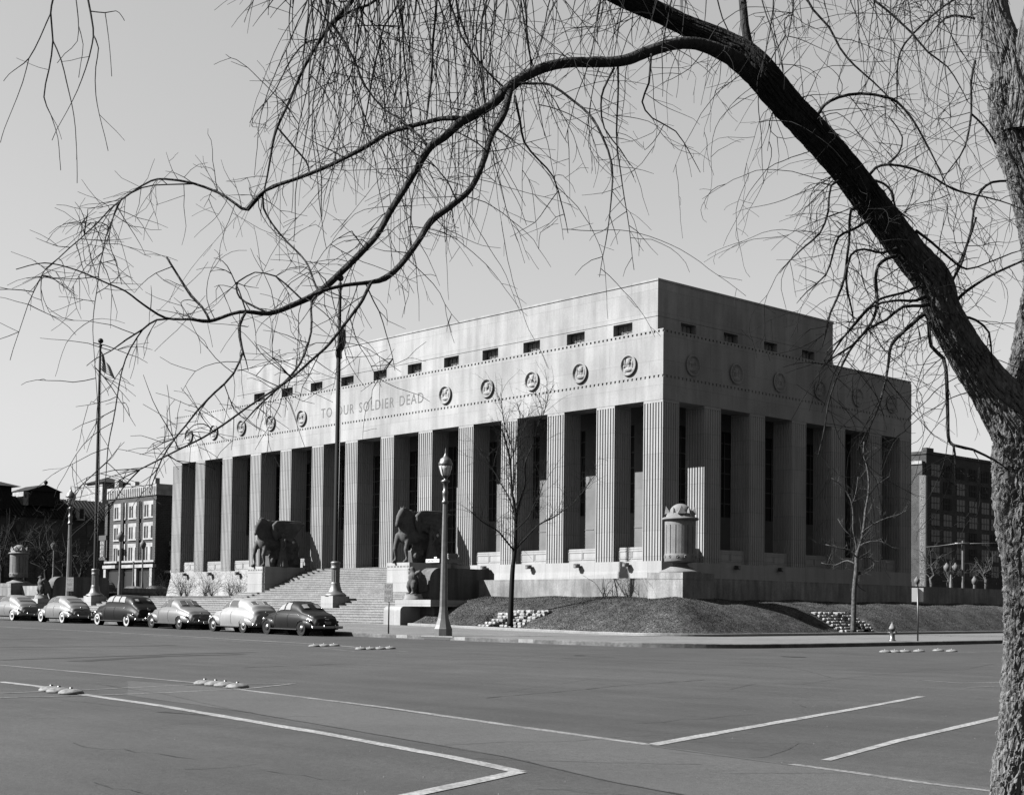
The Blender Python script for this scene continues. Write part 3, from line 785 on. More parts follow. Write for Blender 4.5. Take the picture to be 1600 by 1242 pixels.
# eagle plinths / cheek walls
def cheek(xa, xb, label):
    t = thing('cheek_wall', label, 'cheek wall', ((xa+xb)/2, -17, 0), group='cheek walls of the lower stair')
    b = MB(); prof = [(-17.62, -.3), (-14.2, -.3), (-14.2, 1.46), (-17.62+.25, 1.46)]+[(-17.62+.25-.25*math.sin(a*pi/12), 1.46-.25+.25*math.cos(a*pi/12)) for a in range(1, 7)]
    b.prism(prof[::-1], xa, xb, 'x'); b.build('cheek', M['step'] if False else M['stone'], t)
    b = MB(); b.box(xa+.1, xb+1.75, -16.9, -14.25, 1.47, 1.84) if xb > -20 else b.box(xa-1.75, xb-.1, -16.9, -14.25, 1.47, 1.84); b.build('slab', M['stone'], t)
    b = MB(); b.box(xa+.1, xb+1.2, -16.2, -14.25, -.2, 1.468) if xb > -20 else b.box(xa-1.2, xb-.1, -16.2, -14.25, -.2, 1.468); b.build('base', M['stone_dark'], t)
    return t
cheek(-5.15, -3.65, 'plain pale stone cheek wall at the right end of the lower steps')
cheek(-52.85, -51.35, 'plain pale stone cheek wall at the left end of the lower steps')
# lower flight
st = thing('stone_stair', 'broad flight of pale granite steps rising from the pavement to the fluted piers', 'stairs', (-30, -12, 0))
b = MB(); N = 10; RI = .153; z0 = .42
for i in range(N):
    y = LY+.4*i; z = z0+RI*(i+1)
    b.box(-51.35, -5.15, y+.03, y+.45, z-RI-.2, z-.045); b.box(-51.35, -5.15, y, y+.46, z-.045, z)
b.build('lower_flight', M['step'], st)
b = MB(); b.box(-51.7, -4.75, -13.6, -5.45, 1.5, z0+RI*N); b.build('landing', M['walk'], st)
UY = -5.5; z0 = z0+RI*N; RU = (ZB-z0)/17; b = MB()
for i in range(4):
    y = UY+.325*i; z = z0+RU*(i+1)
    b.box(-41.6, -18.8, y+.03, -.31, z-RU-.1, z-.045); b.box(-41.6, -18.8, y, y+.6, z-.045, z)
for i in range(4, 17):
    y = UY+.325*i; z = z0+RU*(i+1)
    b.box(-38.05, -22.35, y+.03, y+.5, z-RU-.1, z-.045); b.box(-38.05, -22.35, y, y+.5 if i < 16 else .0, z-.045, z)
b.build('upper_flight', M['step'], st)
# statue pedestals
def pedestal(x0, x1, label):
    t = thing('statue_pedestal', label, 'pedestal', ((x0+x1)/2, -2.2, 2.5), group='statue pedestals')
    b = MB(); b.box(x0, x1, -4.2, -.34, 2.3, 4.1); b.box(x0+.0, x1-.0, -4.18, -.34, 4.115, 4.62); b.box(x0+.02, x1-.02, -4.16, -.36, 4.1, 4.115)
    b.box(x0-.35, x1+.35, -4.5, -.34, 1.9, 2.44)
    b.build('block', M['stone'], t)
    b = MB(); n = 7
    for i in range(n):
        x = x0+(i+.5)*(x1-x0)/n; b.box(x-.11, x-.03, -4.19, -4.182, 4.28, 4.4); b.box(x+.03, x+.11, -4.19, -4.182, 4.28, 4.4)
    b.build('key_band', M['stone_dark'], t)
    return t
pedestal(-22.3, -19.75, 'stone block pedestal under the winged horse right of the upper steps')
pedestal(-40.6, -38.1, 'stone block pedestal under the winged horse left of the upper steps')
# urn pedestals
def urn_ped(x0, x1, y0, y1, label):
    b = MB(); b.box(x0, x1, y0, y1, -.3, 2.95); b.box(x0-.02, x1+.02, y0-.02, y1+.02, 2.95, 3.28); o = b.build('urn_pedestal', M['terrace'])
    tag(o, label, 'pedestal', 'urn pedestals'); return o
urn_ped(10.35, 12.65, -12.8, -10.4, 'square stone pedestal under the granite urn at the right terrace corner')
urn_ped(-68.4, -66.1, -12.8, -10.4, 'square stone pedestal under the granite urn at far left')
ur = thing('granite_urn', 'tall fluted granite urn with spiked crown and domed lid at the terrace corner', 'urn', (11.45, -11.6, 3.28), rz=R(8), group='granite urns on terrace corners')
b = MB(); b.lathe([(1.04, 0), (1.06, .05), (1.02, .1), (.75, .2), (.45, .34), (.36, .46), (.42, .5), (.52, .52), (.8, .56), (.8, .66)], n=48)
b.v = [(x+11.45, y-11.6, z+3.28) for x, y, z in b.v]; b.build('foot', M['urn'], ur)
b = MB(); n = 16; pts = []
for k in range(n):
    for s_, r_ in ((0, .79), (.12, .735), (.2, .735), (.32, .79), (.9, .79)):
        a = 2*pi*(k+s_*.5)/n; pts.append((r_*math.cos(a), r_*math.sin(a)))
b.lathe([(.79, .66), (.8, .68), (.8, .95), (.79, .97)], n=48); b.prism(pts, .97, 2.42, smooth=False); b.lathe([(.79, 2.42), (.79, 2.66)], n=48)
b.v = [(x+11.45, y-11.6, z+3.28) for x, y, z in b.v]; b.build('drum', M['urn'], ur)
b = MB()
for k in range(12):
    a = 2*pi*k/12; b.lathe([(.08, -.01), (.06, .03), (0, .05)], c=(0, 0, 0), n=5) if False else None
    c = Vector((math.cos(a), math.sin(a), 0))*.8
    tt = c.normalized()
    for j in range(5):
        aa = 2*pi*j/5; u = Vector((-tt.y, tt.x, 0)); p = c+u*(.055*math.cos(aa))+Vector((0, 0, .055*math.sin(aa)+.82)); b.ball((p.x+11.45, p.y-11.6, p.z+3.28), .035, 6, 4)
b.build('star_band', M['urn'], ur)
b = MB(); b.lathe([(.8, 2.66), (.9, 2.68), (.93, 2.73), (.9, 2.79), (.8, 2.82), (.72, 2.84), (.72, 3.0), (.66, 3.02)]+[(.56*math.cos(a*pi/16), 3.02+.5*math.sin(a*pi/16)) for a in range(0, 9)], n=48)
for k in range(4):
    a = pi/4+k*pi/2; c, s_ = math.cos(a), math.sin(a)
    P = lambda rr_, tt_, z: (c*rr_-s_*tt_, s_*rr_+c*tt_, z)
    b.add([P(.78, -.2, 2.98), P(.78, .2, 2.98), P(.5, .24, 2.98), P(.5, -.24, 2.98), P(.74, 0, 3.4)], [(0, 1, 4), (1, 2, 4), (2, 3, 4), (3, 0, 4), (0, 3, 2, 1)])
    a = k*pi/2; c, s_ = math.cos(a), math.sin(a)
    b.add([P(.72, -.14, 2.98), P(.72, .14, 2.98), P(.5, .2, 2.98), P(.5, -.2, 2.98), P(.55, 0, 3.32)], [(0, 1, 4), (1, 2, 4), (2, 3, 4), (3, 0, 4), (0, 3, 2, 1)])
b.v = [(x+11.45, y-11.6, z+3.28) for x, y, z in b.v]; b.build('lid', M['urn'], ur)
u2 = copy_tree(ur); u2.location = (-67.25, -11.6, 3.28); u2['label'] = 'distant fluted granite urn at far left above the parked cars'
# shrub bed kerb at left
b = MB(); b.box(-60.5, -41.6, -5.2, -.3, 1.6, 2.25); o = b.build('shrub_bed', M['earth']); tag(o, 'raised planting bed at the foot of the podium left of the steps', 'planting bed')
b = MB(); b.box(-18.8, -4.75, -5.2, -.3, 1.6, 2.4); o = b.build('shrub_bed', M['earth']); tag(o, 'raised planting bed in shadow right of the upper steps', 'planting bed')
# flagpoles
def flagpole(x, y, ztop, label, lbl2):
    p = MB(); zt = 2.08
    p.box(x-.63, x+.63, y-.63, y+.63, .9, zt); p.box(x-.7, x+.7, y+.55, y+1.3, 1.8, zt-.15)
    o = p.build('flagpole_pedestal', M['stone']); tag(o, lbl2, 'pedestal', 'flagpole pedestals')
    t = thing('flagpole', label, 'flagpole', (x, y, zt), group='flagpoles before the steps')
    b = MB(); b.lathe([(.68, 0), (.7, .06), (.62, .14), (.5, .2), (.4, .34), (.32, .6), (.3, .75), (.3, .8), (.27, .84)], c=(x, y, zt), n=32); b.build('flared_base', M['lamp_metal'], t)
    b = MB(); pts = [((.265 if k % 2 else .24)*math.cos(k*pi/16), (.265 if k % 2 else .24)*math.sin(k*pi/16)) for k in range(32)]
    b.prism([(px+x, py+y) for px, py in pts], zt+.84, zt+1.7); b.lathe([(.3, 1.7), (.31, 1.74), (.28, 1.78), (.28, 1.98), (.31, 2.02), (.3, 2.1), (.2, 2.14)], c=(x, y, zt), n=32); b.build('sleeve', M['lamp_metal'], t)
    b = MB(); b.lathe([(.175, 2.1), (.165, 8), (.14, 14), (.095, ztop-zt-.5), (.09, ztop-zt-.45)], c=(x, y, zt), n=20); b.build('shaft', M['pole'], t)
    b = MB(); b.ball((x, y, ztop-.18), .21, 16, 10); b.lathe([(.04, -.5), (.04, -.3)], c=(x, y, ztop), n=8); b.lathe([(.13, -.62), (.14, -.56), (.09, -.5)], c=(x, y, ztop), n=12); b.build('finial', M['pole'], t)
    b = MB(); b.tube([(x+.2, y, ztop-.7), (x+.22, y, 10), (x+.18, y, 3.5)], .012, 4); b.build('halyard', M['white'], t)
    return t
pR = Vector((-13.6, -14.9, 0)); pL = Vector((-45.6, -14.9, 0))
zR = onY(536, 429, -14.9).z; zL = onY(158, 529, -14.9).z
flagpole(pR.x, pR.y, zR, 'tall dark flagpole with ball finial rising in front of the middle piers', 'white stone pedestal of the flagpole behind the black coupe')
flagpole(pL.x, pL.y, zL, 'tall dark flagpole with ball finial at left carrying the striped flag', 'white stone pedestal of the left flagpole behind the grey fastback')
# flags
def cloth(rows, mats, mf, name, label):
    me = bpy.data.meshes.new(name); vs = [p for r in rows for p in r]; n = len(rows[0])
    fs = [(j*n+k, j*n+k+1, (j+1)*n+k+1, (j+1)*n+k) for j in range(len(rows)-1) for k in range(n-1)]
    me.from_pydata(vs, [], fs); [me.materials.append(m) for m in mats]; i = 0
    for j in range(len(rows)-1):
        for k in range(n-1): me.polygons[i].material_index = mf(k/(n-1), j/(len(rows)-1)); me.polygons[i].use_smooth = True; i += 1
    o = bpy.data.objects.new(name, me); col.objects.link(o)
    md = o.modifiers.new('s', 'SOLIDIFY'); md.thickness = .008
    return tag(o, label, 'flag')
M['f_red'] = mat('flag_red', .03, .8); M['f_white'] = mat('flag_white', .3, .8); M['f_blue'] = mat('flag_blue', .015, .8)
ft = zL-.9; NU, NV = 44, 39; rows = []
# a flag hanging in still air: the hoist hangs along the halyard, the fly droops beside it in folds
for j in range(NV+1):
    v = j/NV; row = []
    for i in range(NU+1):
        u = i/NU
        ds = 1.25*u*(.5+.5*v)+.05*math.sin(u*8+v*3); fo = .13*math.sin(u*11+v*1.5)*u
        xx = pL.x+.24+ds*.68+fo*.73; yy = pL.y-.05+ds*.73-fo*.68
        zz = ft-.1-1.45*v*(1-.25*u)-1.2*u**.9
        row.append((xx, yy, zz))
    rows.append(row)
def ff(u, v):
    if u < .4 and v < 7/13: return 2
    return 0 if int(v*13) % 2 == 0 else 1
cloth(rows, [M['f_red'], M['f_white'], M['f_blue']], ff, 'striped_flag', 'striped flag hanging limp from the top of the left flagpole')
rows = []
for j in range(21):
    v = j/20; row = []
    wd_ = .05+.5*math.sin(pi*min(1, v*1.3))**.7*(1 if v < .75 else .55)
    for i in range(15):
        u = i/14; row.append((pR.x+.13+u*wd_+.03*math.sin(v*13), pR.y-.1+.22*math.sin(u*9+v*3), zR-3.2-v*1.9-.15*math.sin(u*3)))
    rows.append(row)
cloth(rows, [M['f_blue']], lambda u, v: 0, 'furled_flag', 'dark furled flag hanging close to the middle flagpole')
# ================================================================== LAMP POSTS, SIGNS, HYDRANT
def lamp_post(x, y, z, h, label, blades=True, group='street lamps with acorn globes'):
    t = thing('street_lamp', label, 'street lamp', (x, y, z), group=group)
    b = MB(); oc = [(.42, 0), (.42, .32), (.39, .36), (.34, .5), (.26, .78), (.21, 1.05), (.185, 1.3), (.15, 3.2), (.105, h-2.1)]
    b.lathe(oc, c=(x, y, z), n=8, smooth=False, ang0=pi/8); b.build('post', M['lamp_metal'], t)
    b = MB(); b.lathe([(.12, h-2.1), (.15, h-2.06), (.15, h-2.0), (.1, h-1.95), (.12, h-1.7), (.14, h-1.55), (.09, h-1.5), (.11, h-1.2), (.2, h-1.12), (.2, h-1.08), (.07, h-1.02), (.07, h-.96), (.14, h-.9), (.17, h-.86)], c=(x, y, z), n=16); b.build('capital', M['iron'], t)
    g = MB(); g.lathe([(.15, h-.86), (.2, h-.78), (.27, h-.55), (.29, h-.38), (.27, h-.36)], c=(x, y, z), n=20); go = g.build('globe', M['opal'], t)
    b = MB()
    for k in range(8):
        a = 2*pi*k/8+.2; b.tube([(x+math.cos(a)*r_, y+math.sin(a)*r_, z+hh) for r_, hh in ((.165, h-.86), (.21, h-.78), (.282, h-.55), (.3, h-.36))], .012, 4)
    b.lathe([(.3, h-.4), (.315, h-.36), (.315, h-.28), (.28, h-.22), (.27, h-.18)], c=(x, y, z), n=20); b.build('cage', M['iron'], t)
    b = MB(); b.lathe([(.27, h-.2), (.24, h-.1), (.12, h-.02), (.06, h+.1), (.03, h+.2), (.04, h+.23), (.0, h+.42)], c=(x, y, z), n=20); b.build('cap', M['lamp_metal'], t)
    return t
def lines_of_marks(b, x0, x1, z0, z1, y, rows, seed, m=None):
    pass
pl = onY(692.5, 997, -25.75); zl = SW(pl.x, pl.y); hl = onY(698, 699, -25.75).z-zl-.42
L1 = lamp_post(pl.x, pl.y, zl, hl, 'tall lamp post with acorn globe and street name blades standing at the corner kerb')
# street name blades
def blade(cx, cy, cz, length, ang, txt, name='name_plate'):
    b = MB(); b.box(0, length, -.012, .012, -.08, .08); vs, fs = text_mesh(txt, .12, .002); w_ = max(v.x for v in vs)
    s_ = min(1, (length-.1)/w_)
    mtx = Matrix.Translation((cx, cy, cz)) @ Matrix.Rotation(ang, 4, 'Z')
    b.xf(mtx); o = b.build(name, M['white'], L1)
    c = MB(); c.add([(.05+v.x*s_, -.0155-v.z, -.045+v.y*s_) for v in vs], fs); c.xf(mtx); c.build('lettering', M['black'], o)
bp_ = onY(690, 875.5, -25.75)
blade(bp_.x-.13-.95, bp_.y-.02, bp_.z, .95, 0, 'CHESTNUT ST')
b = MB(); b.box(bp_.x-.5, bp_.x-.3, bp_.y-.03, bp_.y-.01, bp_.z+.11, bp_.z+.17); b.build('small_plate', M['white'], L1)
b = MB(); b.box(-.02, .02, .12, 1.15, -.08, .08); b.xf(Matrix.Translation((bp_.x, bp_.y, bp_.z))); b.build('name_plate', M['lamp_metal'], L1)
pl2 = onY(106, 970, -25.75); z2 = SW(pl2.x, pl2.y); h2 = onY(109.5, 758, -25.75).z-z2-.42
L2 = lamp_post(pl2.x, pl2.y, z2, h2, 'lamp post with acorn globe and small notice behind the grey fastback at left')
def sign(x, y, z, h, w_, hh, lines, label, name, rz=0, face='sign', back=False, parent=None):
    t = thing(name, label, 'sign', (x, y, z), rz)
    b = MB(); b.tube([(0, 0, -.1), (0, 0, h)], .035, 8); b.xf(Matrix.Translation((x, y, z)) @ Matrix.Rotation(rz, 4, 'Z')); b.build('post', M['black'], t)
    mtx = Matrix.Translation((x, y, z)) @ Matrix.Rotation(rz, 4, 'Z')
    b = MB(); yo = -.05 if not back else .05
    b.box(-w_/2, w_/2, yo-.012, yo+.012, h-hh, h); b.xf(mtx); f = b.build('plate', M[face], t)
    if lines:
        c = MB(); n = len(lines); rh = hh/n
        for i, tx in enumerate(lines):
            vs, fs = text_mesh(tx, 1, .01); x0 = min(v.x for v in vs); x1 = max(v.x for v in vs); y1 = max(v.y for v in vs); y0 = min(v.y for v in vs)
            sx = (w_*.84)/(x1-x0); sz = rh*.66/(y1-y0)
            c.add([(-w_*.42+(v.x-x0)*sx, yo-.014-v.z*.1, h-rh*(i+1)+rh*.17+(v.y-y0)*sz) for v in vs], fs)
        c.xf(mtx); c.build('lettering', M['black'], f)
    return t
p = onY(607, 988.5, -25.6); ztop = onY(605, 911, -25.6).z
sign(p.x, p.y, SW(p.x, p.y), ztop-SW(p.x, p.y), .46, .86, ['NO', 'PARK', 'ING'], 'grey parking notice on a thin black post at the kerb before the steps', 'parking_sign', rz=R(18))
p = onX(1434, 1003, 24.3); ztop = onX(1433, 918, 24.3).z
sign(p.x, p.y, SW(p.x, p.y), ztop-SW(p.x, p.y), .5, .62, None, 'pale sign plate seen from behind on a black post right of the hydrant', 'parking_sign', rz=R(40), face='white', back=True)
b = MB(); mtx = Matrix.Translation((pl2.x+.2, pl2.y-.2, 0)) @ Matrix.Rotation(R(25), 4, 'Z')
zc = onY(113, 912, -25.9).z
b.box(-.02, .52, -.03, -.01, zc-.45, zc+.42); b.xf(mtx); nb = b.build('notice_plate', M['sign'], L2)
c = MB()
for i, tx in enumerate(['NO', 'PARK', 'ING']):
    vs, fs = text_mesh(tx, 1, .01); x0 = min(v.x for v in vs); x1 = max(v.x for v in vs); y1 = max(v.y for v in vs)
    c.add([(.03+(v.x-x0)/(x1-x0)*.44, -.032-v.z*.1, zc+.16-i*.29+v.y/y1*.2) for v in vs], fs)
c.xf(mtx); c.build('lettering', M['black'], nb)
# hydrant
ph = onX(1394, 1003, 23.9); zh = SW(ph.x, ph.y)
t = thing('fire_hydrant', 'dark fire hydrant with pale pointed cap on the side street pavement', 'fire hydrant', (ph.x, ph.y, zh), rz=R(20))
b = MB(); b.lathe([(.17, 0), (.17, .04), (.12, .06), (.115, .48), (.14, .5), (.14, .53)], n=16)
b.xf(Matrix.Translation((ph.x, ph.y, zh))); b.build('barrel', M['iron'], t)
b = MB(); b.lathe([(.145, .53), (.15, .56), (.12, .62), (.06, .74), (.025, .77), (.03, .82), (0, .83)], n=16); b.xf(Matrix.Translation((ph.x, ph.y, zh))); b.build('cap', M['sign'], t)
for a in (0, pi/2, pi):
    b = MB(); b.lathe([(.06, .1), (.06, .18), (.075, .18), (.075, .22), (.03, .23), (.03, .26), (0, .26)], n=10, axis='x'); b.xf(Matrix.Translation((ph.x, ph.y, zh+.36)) @ Matrix.Rotation(a-.3, 4, 'Z')); b.build('outlet', M['iron'], t)
# ================================================================== CARS
M['tyre'] = mat('tyre', .008, .8); M['wwall'] = mat('white_wall', .22, .6); M['chrome'] = mat('chrome', .22, .3, metal=1)
M['cglass'] = mat('car_glass', .04, .12, spec=.6); M['cglass_painted'] = mat('car_glass_painted_bright', .15, .12, spec=.6); M['well'] = mat('underbody', .004, .9); M['tail'] = mat('tail_lamp', .02, .2)  # paler glass copy: brightness seen through the panes put into its colour
M['seat'] = mat('car_interior', .03, .9)
def car_paint(n, v, r_=.5): return mat(n, v, r_, coat=.03, noise=[(3, .94, 1.05, 3)], spec=.2 if v > .05 else .07)
def interp(tab, x):
    if x <= tab[0][0]: return tab[0][1:]
    for a, b_ in zip(tab[:-1], tab[1:]):
        if x <= b_[0]:
            t_ = (x-a[0])/(b_[0]-a[0]); t_ = t_*t_*(3-2*t_)*.5+t_*.5
            return tuple(p+(q-p)*t_ for p, q in zip(a[1:], b_[1:]))
    return tab[-1][1:]
def make_car(x, y, z, paint, label, prof, wb=2.95, fast=False, white=False, trunkhandle=True, win=None, rear=None, roofm=None, tilt=0, rzoff=0, squash=.62, rearfender=1.0, runboard=True, plate=True, fw_=None):
    """local frame: front = +x, left = +y, wheels at +-wb/2. prof rows: (x, top z, belt z, half width at belt, half width at sill)"""
    rz = pi+rzoff
    t = thing('parked_car', label, 'car', (x, y, z), rz, 'cars parked along the kerb')
    mtx = Matrix.Translation((x, y, z)) @ Matrix.Rotation(rz, 4, 'Z') @ Matrix.Rotation(tilt, 4, 'Y')
    def put(b, name, m, par=None): b.xf(mtx); return b.build(name, m, par or t)
    xa, xb = prof[0][0], prof[-1][0]; NX = 64; NL, NU = 6, 22
    def sec(xx, th=None, lo=None):
        zt, zb, wb_, ws = interp(prof, xx)
        if lo is not None:                                # lower part, lo 0..1 sill -> belt
            hs = .05*min(1, max(0, (wb_-.5)/.2)); zz = .3+(zb-.3)*min(1, lo*1.06); yy = ws+(wb_+hs-ws)*lo+.07*math.sin(pi*lo)-(hs*.9 if lo > .99 else (hs*.25 if lo > .83 else 0)); return yy, zz
        c, s_ = math.cos(th), math.sin(th); e = squash
        e2 = e*.78; tb = 1-.13*abs(s_)*min(1, max(0, (zt-zb-.2)/.3)); return wb_*tb*math.copysign(abs(c)**e2, c), zb+(zt-zb)*abs(s_)**e
    rows = []
    for i in range(NX+1):
        xx = xa+(xb-xa)*(.5-.5*math.cos(pi*i/NX)); r_ = []
        for j in range(NL): yy, zz = sec(xx, lo=j/NL); r_.append((xx, -yy, zz))
        for j in range(NU+1): yy, zz = sec(xx, th=pi-pi*j/NU); r_.append((xx, yy, zz))
        for j in range(NL-1, -1, -1): yy, zz = sec(xx, lo=j/NL); r_.append((xx, yy, zz))
        rows.append(r_)
    b = MB(); b.grid([r_[::-1] for r_ in rows][::-1]); b.add(rows[0], [tuple(range(len(rows[0])))]); b.add(rows[-1], [tuple(range(len(rows[-1])))[::-1]])
    body = put(b, 'body', paint)
    b = MB(); b.box(-wb/2-.7, wb/2+.5, -.62, .62, .22, .5); put(b, 'underbody', M['well'])
    # windows: patches lifted off the body surface
    def patch(x0, x1, a0, a1, side, m, name, off=.008, n=10, na=6, par=None, taper=(0, 0), frame=True):
        rr_ = []; fr = []
        for i in range(n+1):
            line_ = []
            for j in range(na+1):
                v = j/na; u = i/n
                xx = x0+taper[0]*v+(x1-taper[1]*v-x0-taper[0]*v)*u
                th = R(a0+(a1-a0)*v)
                # rounded corners
                yy, zz = sec(xx, th=th)
                e = 1e-3; y2, z2 = sec(xx, th=th+e); y3, z3 = sec(xx+.02, th=th)
                d1 = Vector((0, y2-yy, z2-zz)).normalized(); d2 = Vector((.02, y3-yy, z3-zz)).normalized(); nn = d2.cross(d1)
                if nn.length < 1e-6: nn = Vector((0, math.cos(th), math.sin(th)))
                nn.normalize()
                if nn.z < 0 and abs(nn.y) < .9 or nn.y*math.cos(th) < -.2: nn = -nn
                line_.append(Vector((xx, yy*(1), zz))+nn*off)
            rr_.append([(p.x, p.y*side, p.z) for p in line_])
        b = MB(); b.grid(rr_)
        o = put(b, name, m, par)
        if frame:
            edge = rr_[0]+[r_[-1] for r_ in rr_[1:]]+rr_[-1][::-1][1:]+[r_[0] for r_ in rr_[::-1][1:]]
            f = MB(); f.tube([Vector(p) for p in edge], .012, 5); put(f, 'frame', frame_m, o)
        return o
    frame_m = paint; gm = M['cglass_painted'] if 'black' in paint.name else M['cglass']
    for side in (1, -1):
        for w_ in win: patch(w_[0], w_[1], w_[2], w_[3], side, gm, 'side_window', taper=w_[4] if len(w_) > 4 else (0, 0))
    for r_ in rear: patch(r_[0], r_[1], r_[2], r_[3], 1, gm, 'rear_window', na=10)
    if fw_: patch(fw_[0], fw_[1], fw_[2], fw_[3], 1, M['cglass'], 'windscreen', na=10)
    # fenders with open wheel arches
    def fender(cx, L0, L1, yc, name, top=.86):
        for side in (1, -1):
            rr_ = []; n = 30
            for i in range(n+1):
                u = -1+2*i/n; xx = cx+(u*L1 if u > 0 else u*L0)
                k = math.sqrt(max(0, 1-abs(u)**2.3)); line_ = []
                for j in range(15):
                    a = pi*j/14-0
                    yy = yc+.30*k*math.sin(a)**.8*1.0; zz = .30+(top-.30)*(k**.85)*(.5+.5*math.cos(a)) if True else 0
                    line_.append((xx, yy*side, zz))
                rr_.append(line_)
            b = MB(); vs = [p for r_ in rr_ for p in r_]; fs = []
            for i in range(n):
                for j in range(14):
                    q = [rr_[i][j], rr_[i][j+1], rr_[i+1][j+1], rr_[i+1][j]]
                    mx = sum(p[0] for p in q)/4; mz = sum(p[2] for p in q)/4
                    if math.hypot(mx-cx, mz-.34) < .385 and j > 2: continue
                    f = (i*15+j, i*15+j+1, (i+1)*15+j+1, (i+1)*15+j); fs.append(f if side < 0 else f[::-1])
            b.add(vs, fs, True); put(b, name, paint)
            w2 = MB(); w2.lathe([(0, side*(yc-.05)), (.4, side*(yc-.05)), (.4, side*(yc+.1))], c=(cx, 0, .36), n=24, axis='y'); put(w2, 'wheel_well', M['well'])
    FX = wb/2; RX = -wb/2
    fender(FX, .72, .66, .62, 'front_fender', .84); fender(RX, .85*rearfender, .6, .64, 'rear_fender', .82)
    for cx in (FX, RX):
        for side in (1, -1):
            c = (cx, 0, .345); yo = .86*side
            b = MB(); P = [(.2, yo-.085*side), (.3, yo-.1*side), (.335, yo-.085*side), (.345, yo-.04*side), (.345, yo+.04*side-.02*side), (.33, yo-.01*side), (.3, yo+.0*side), (.24, yo+.0*side), (.2, yo-.02*side)]
            b.lathe(P, c=c, n=28, axis='y', caps=False); wo = put(b, 'wheel', M['tyre'])
            b = MB()
            if white: b.lathe([(.205, yo+.004*side-.012*side), (.24, yo+.004*side), (.3, yo+.004*side), (.325, yo-.008*side)], c=c, n=28, axis='y', caps=False); put(b, 'white_wall', M['wwall'], wo)
            b = MB(); b.lathe([(.215, yo-.03*side), (.19, yo-.01*side), (.15, yo-.03*side), (0, yo-.04*side)], c=c, n=24, axis='y', caps=False); put(b, 'rim', paint, wo)
            b = MB(); b.lathe([(.145, yo-.03*side), (.12, yo+.01*side), (.06, yo+.03*side), (0, yo+.035*side)], c=c, n=20, axis='y', caps=False); put(b, 'hubcap', M['chrome'], wo)
    if runboard:
        for side in (1, -1):
            b = MB(); b.box(RX+.35, FX-.35, .7*side, .9*side, .27, .31); put(b, 'running_board', M['iron']);
            b = MB(); b.box(RX+.33, FX-.33, .895*side, .915*side, .285, .32); put(b, 'sill_trim', M['chrome'])
    # bumpers
    for sgn, xe, nm in ((-1, xa, 'rear_bumper'), (1, xb, 'front_bumper')):
        b = MB(); pts = [(xe+sgn*(.17-.2*abs(k/8)**2.5), .88*k/8, .42) for k in range(-8, 9)]
        for dz in (-.035, 0, .035): b.tube([(p[0]+(.0 if dz else sgn*.012), p[1], p[2]+dz) for p in pts], .028, 6)
        for yy in (-.32, .32): b.tube([(xe+sgn*.18, yy, .34), (xe+sgn*.205, yy, .42), (xe+sgn*.18, yy, .54)], .026, 6)
        for yy in (-.4, .4): b.box(min(xe-sgn*.15, xe+sgn*.16), max(xe-sgn*.15, xe+sgn*.16), yy-.03, yy+.03, .38, .44)
        put(b, nm, M['chrome'])
    zt, zb, w1, w2 = interp(prof, xa+.12)
    for side in (1, -1):
        b = MB(); b.ball((RX-.62*rearfender, side*.79, .68), .055, 10, 6, (1.6, 1, 1)); put(b, 'tail_lamp', M['tail'])
        b = MB(); b.ball((FX+.42, side*.72, .72), .11, 12, 8, (1.1, 1, 1)); put(b, 'headlamp', M['chrome'])
        b = MB(); b.box(.22, .34, side*(interp(prof, .28)[2]+.02), side*(interp(prof, .28)[2]+.06), interp(prof, .28)[1]-.12, interp(prof, .28)[1]-.095); put(b, 'door_handle', M['chrome'])
        # door seam
        b = MB()
        for sx in (-.32, .78):
            pts = [Vector((sx, side*(sec(sx, lo=j/8)[0]+.003), sec(sx, lo=j/8)[1])) for j in range(1, 9)]; b.tube(pts, .006, 4)
        put(b, 'door_seam', M['well'])
        # belt moulding
        b = MB(); pts = [Vector((xx, side*(sec(xx, lo=1)[0]+.004), sec(xx, lo=1)[1]-.02)) for xx in [RX+.3+i*(FX+.1-RX-.3)/16 for i in range(17)]]
        b.tube(pts, .012, 5); put(b, 'belt_moulding', M['chrome'] if paint.name != 'car_cream' else paint)
    if plate:
        b = MB(); b.box(xa-.035, xa-.02, -.17, .17, .56, .7); put(b, 'number_plate', M['sign'])
    if trunkhandle:
        xx = xa+.16; zz = interp(prof, xx)[0]
        b = MB(); b.box(xa+.02, xa+.1, -.09, .09, zz-.1, zz-.05); b.ball((xx, 0, zz+.0), .03, 8, 6, (1, 2, 1)); put(b, 'boot_handle', M['chrome'])
    return t
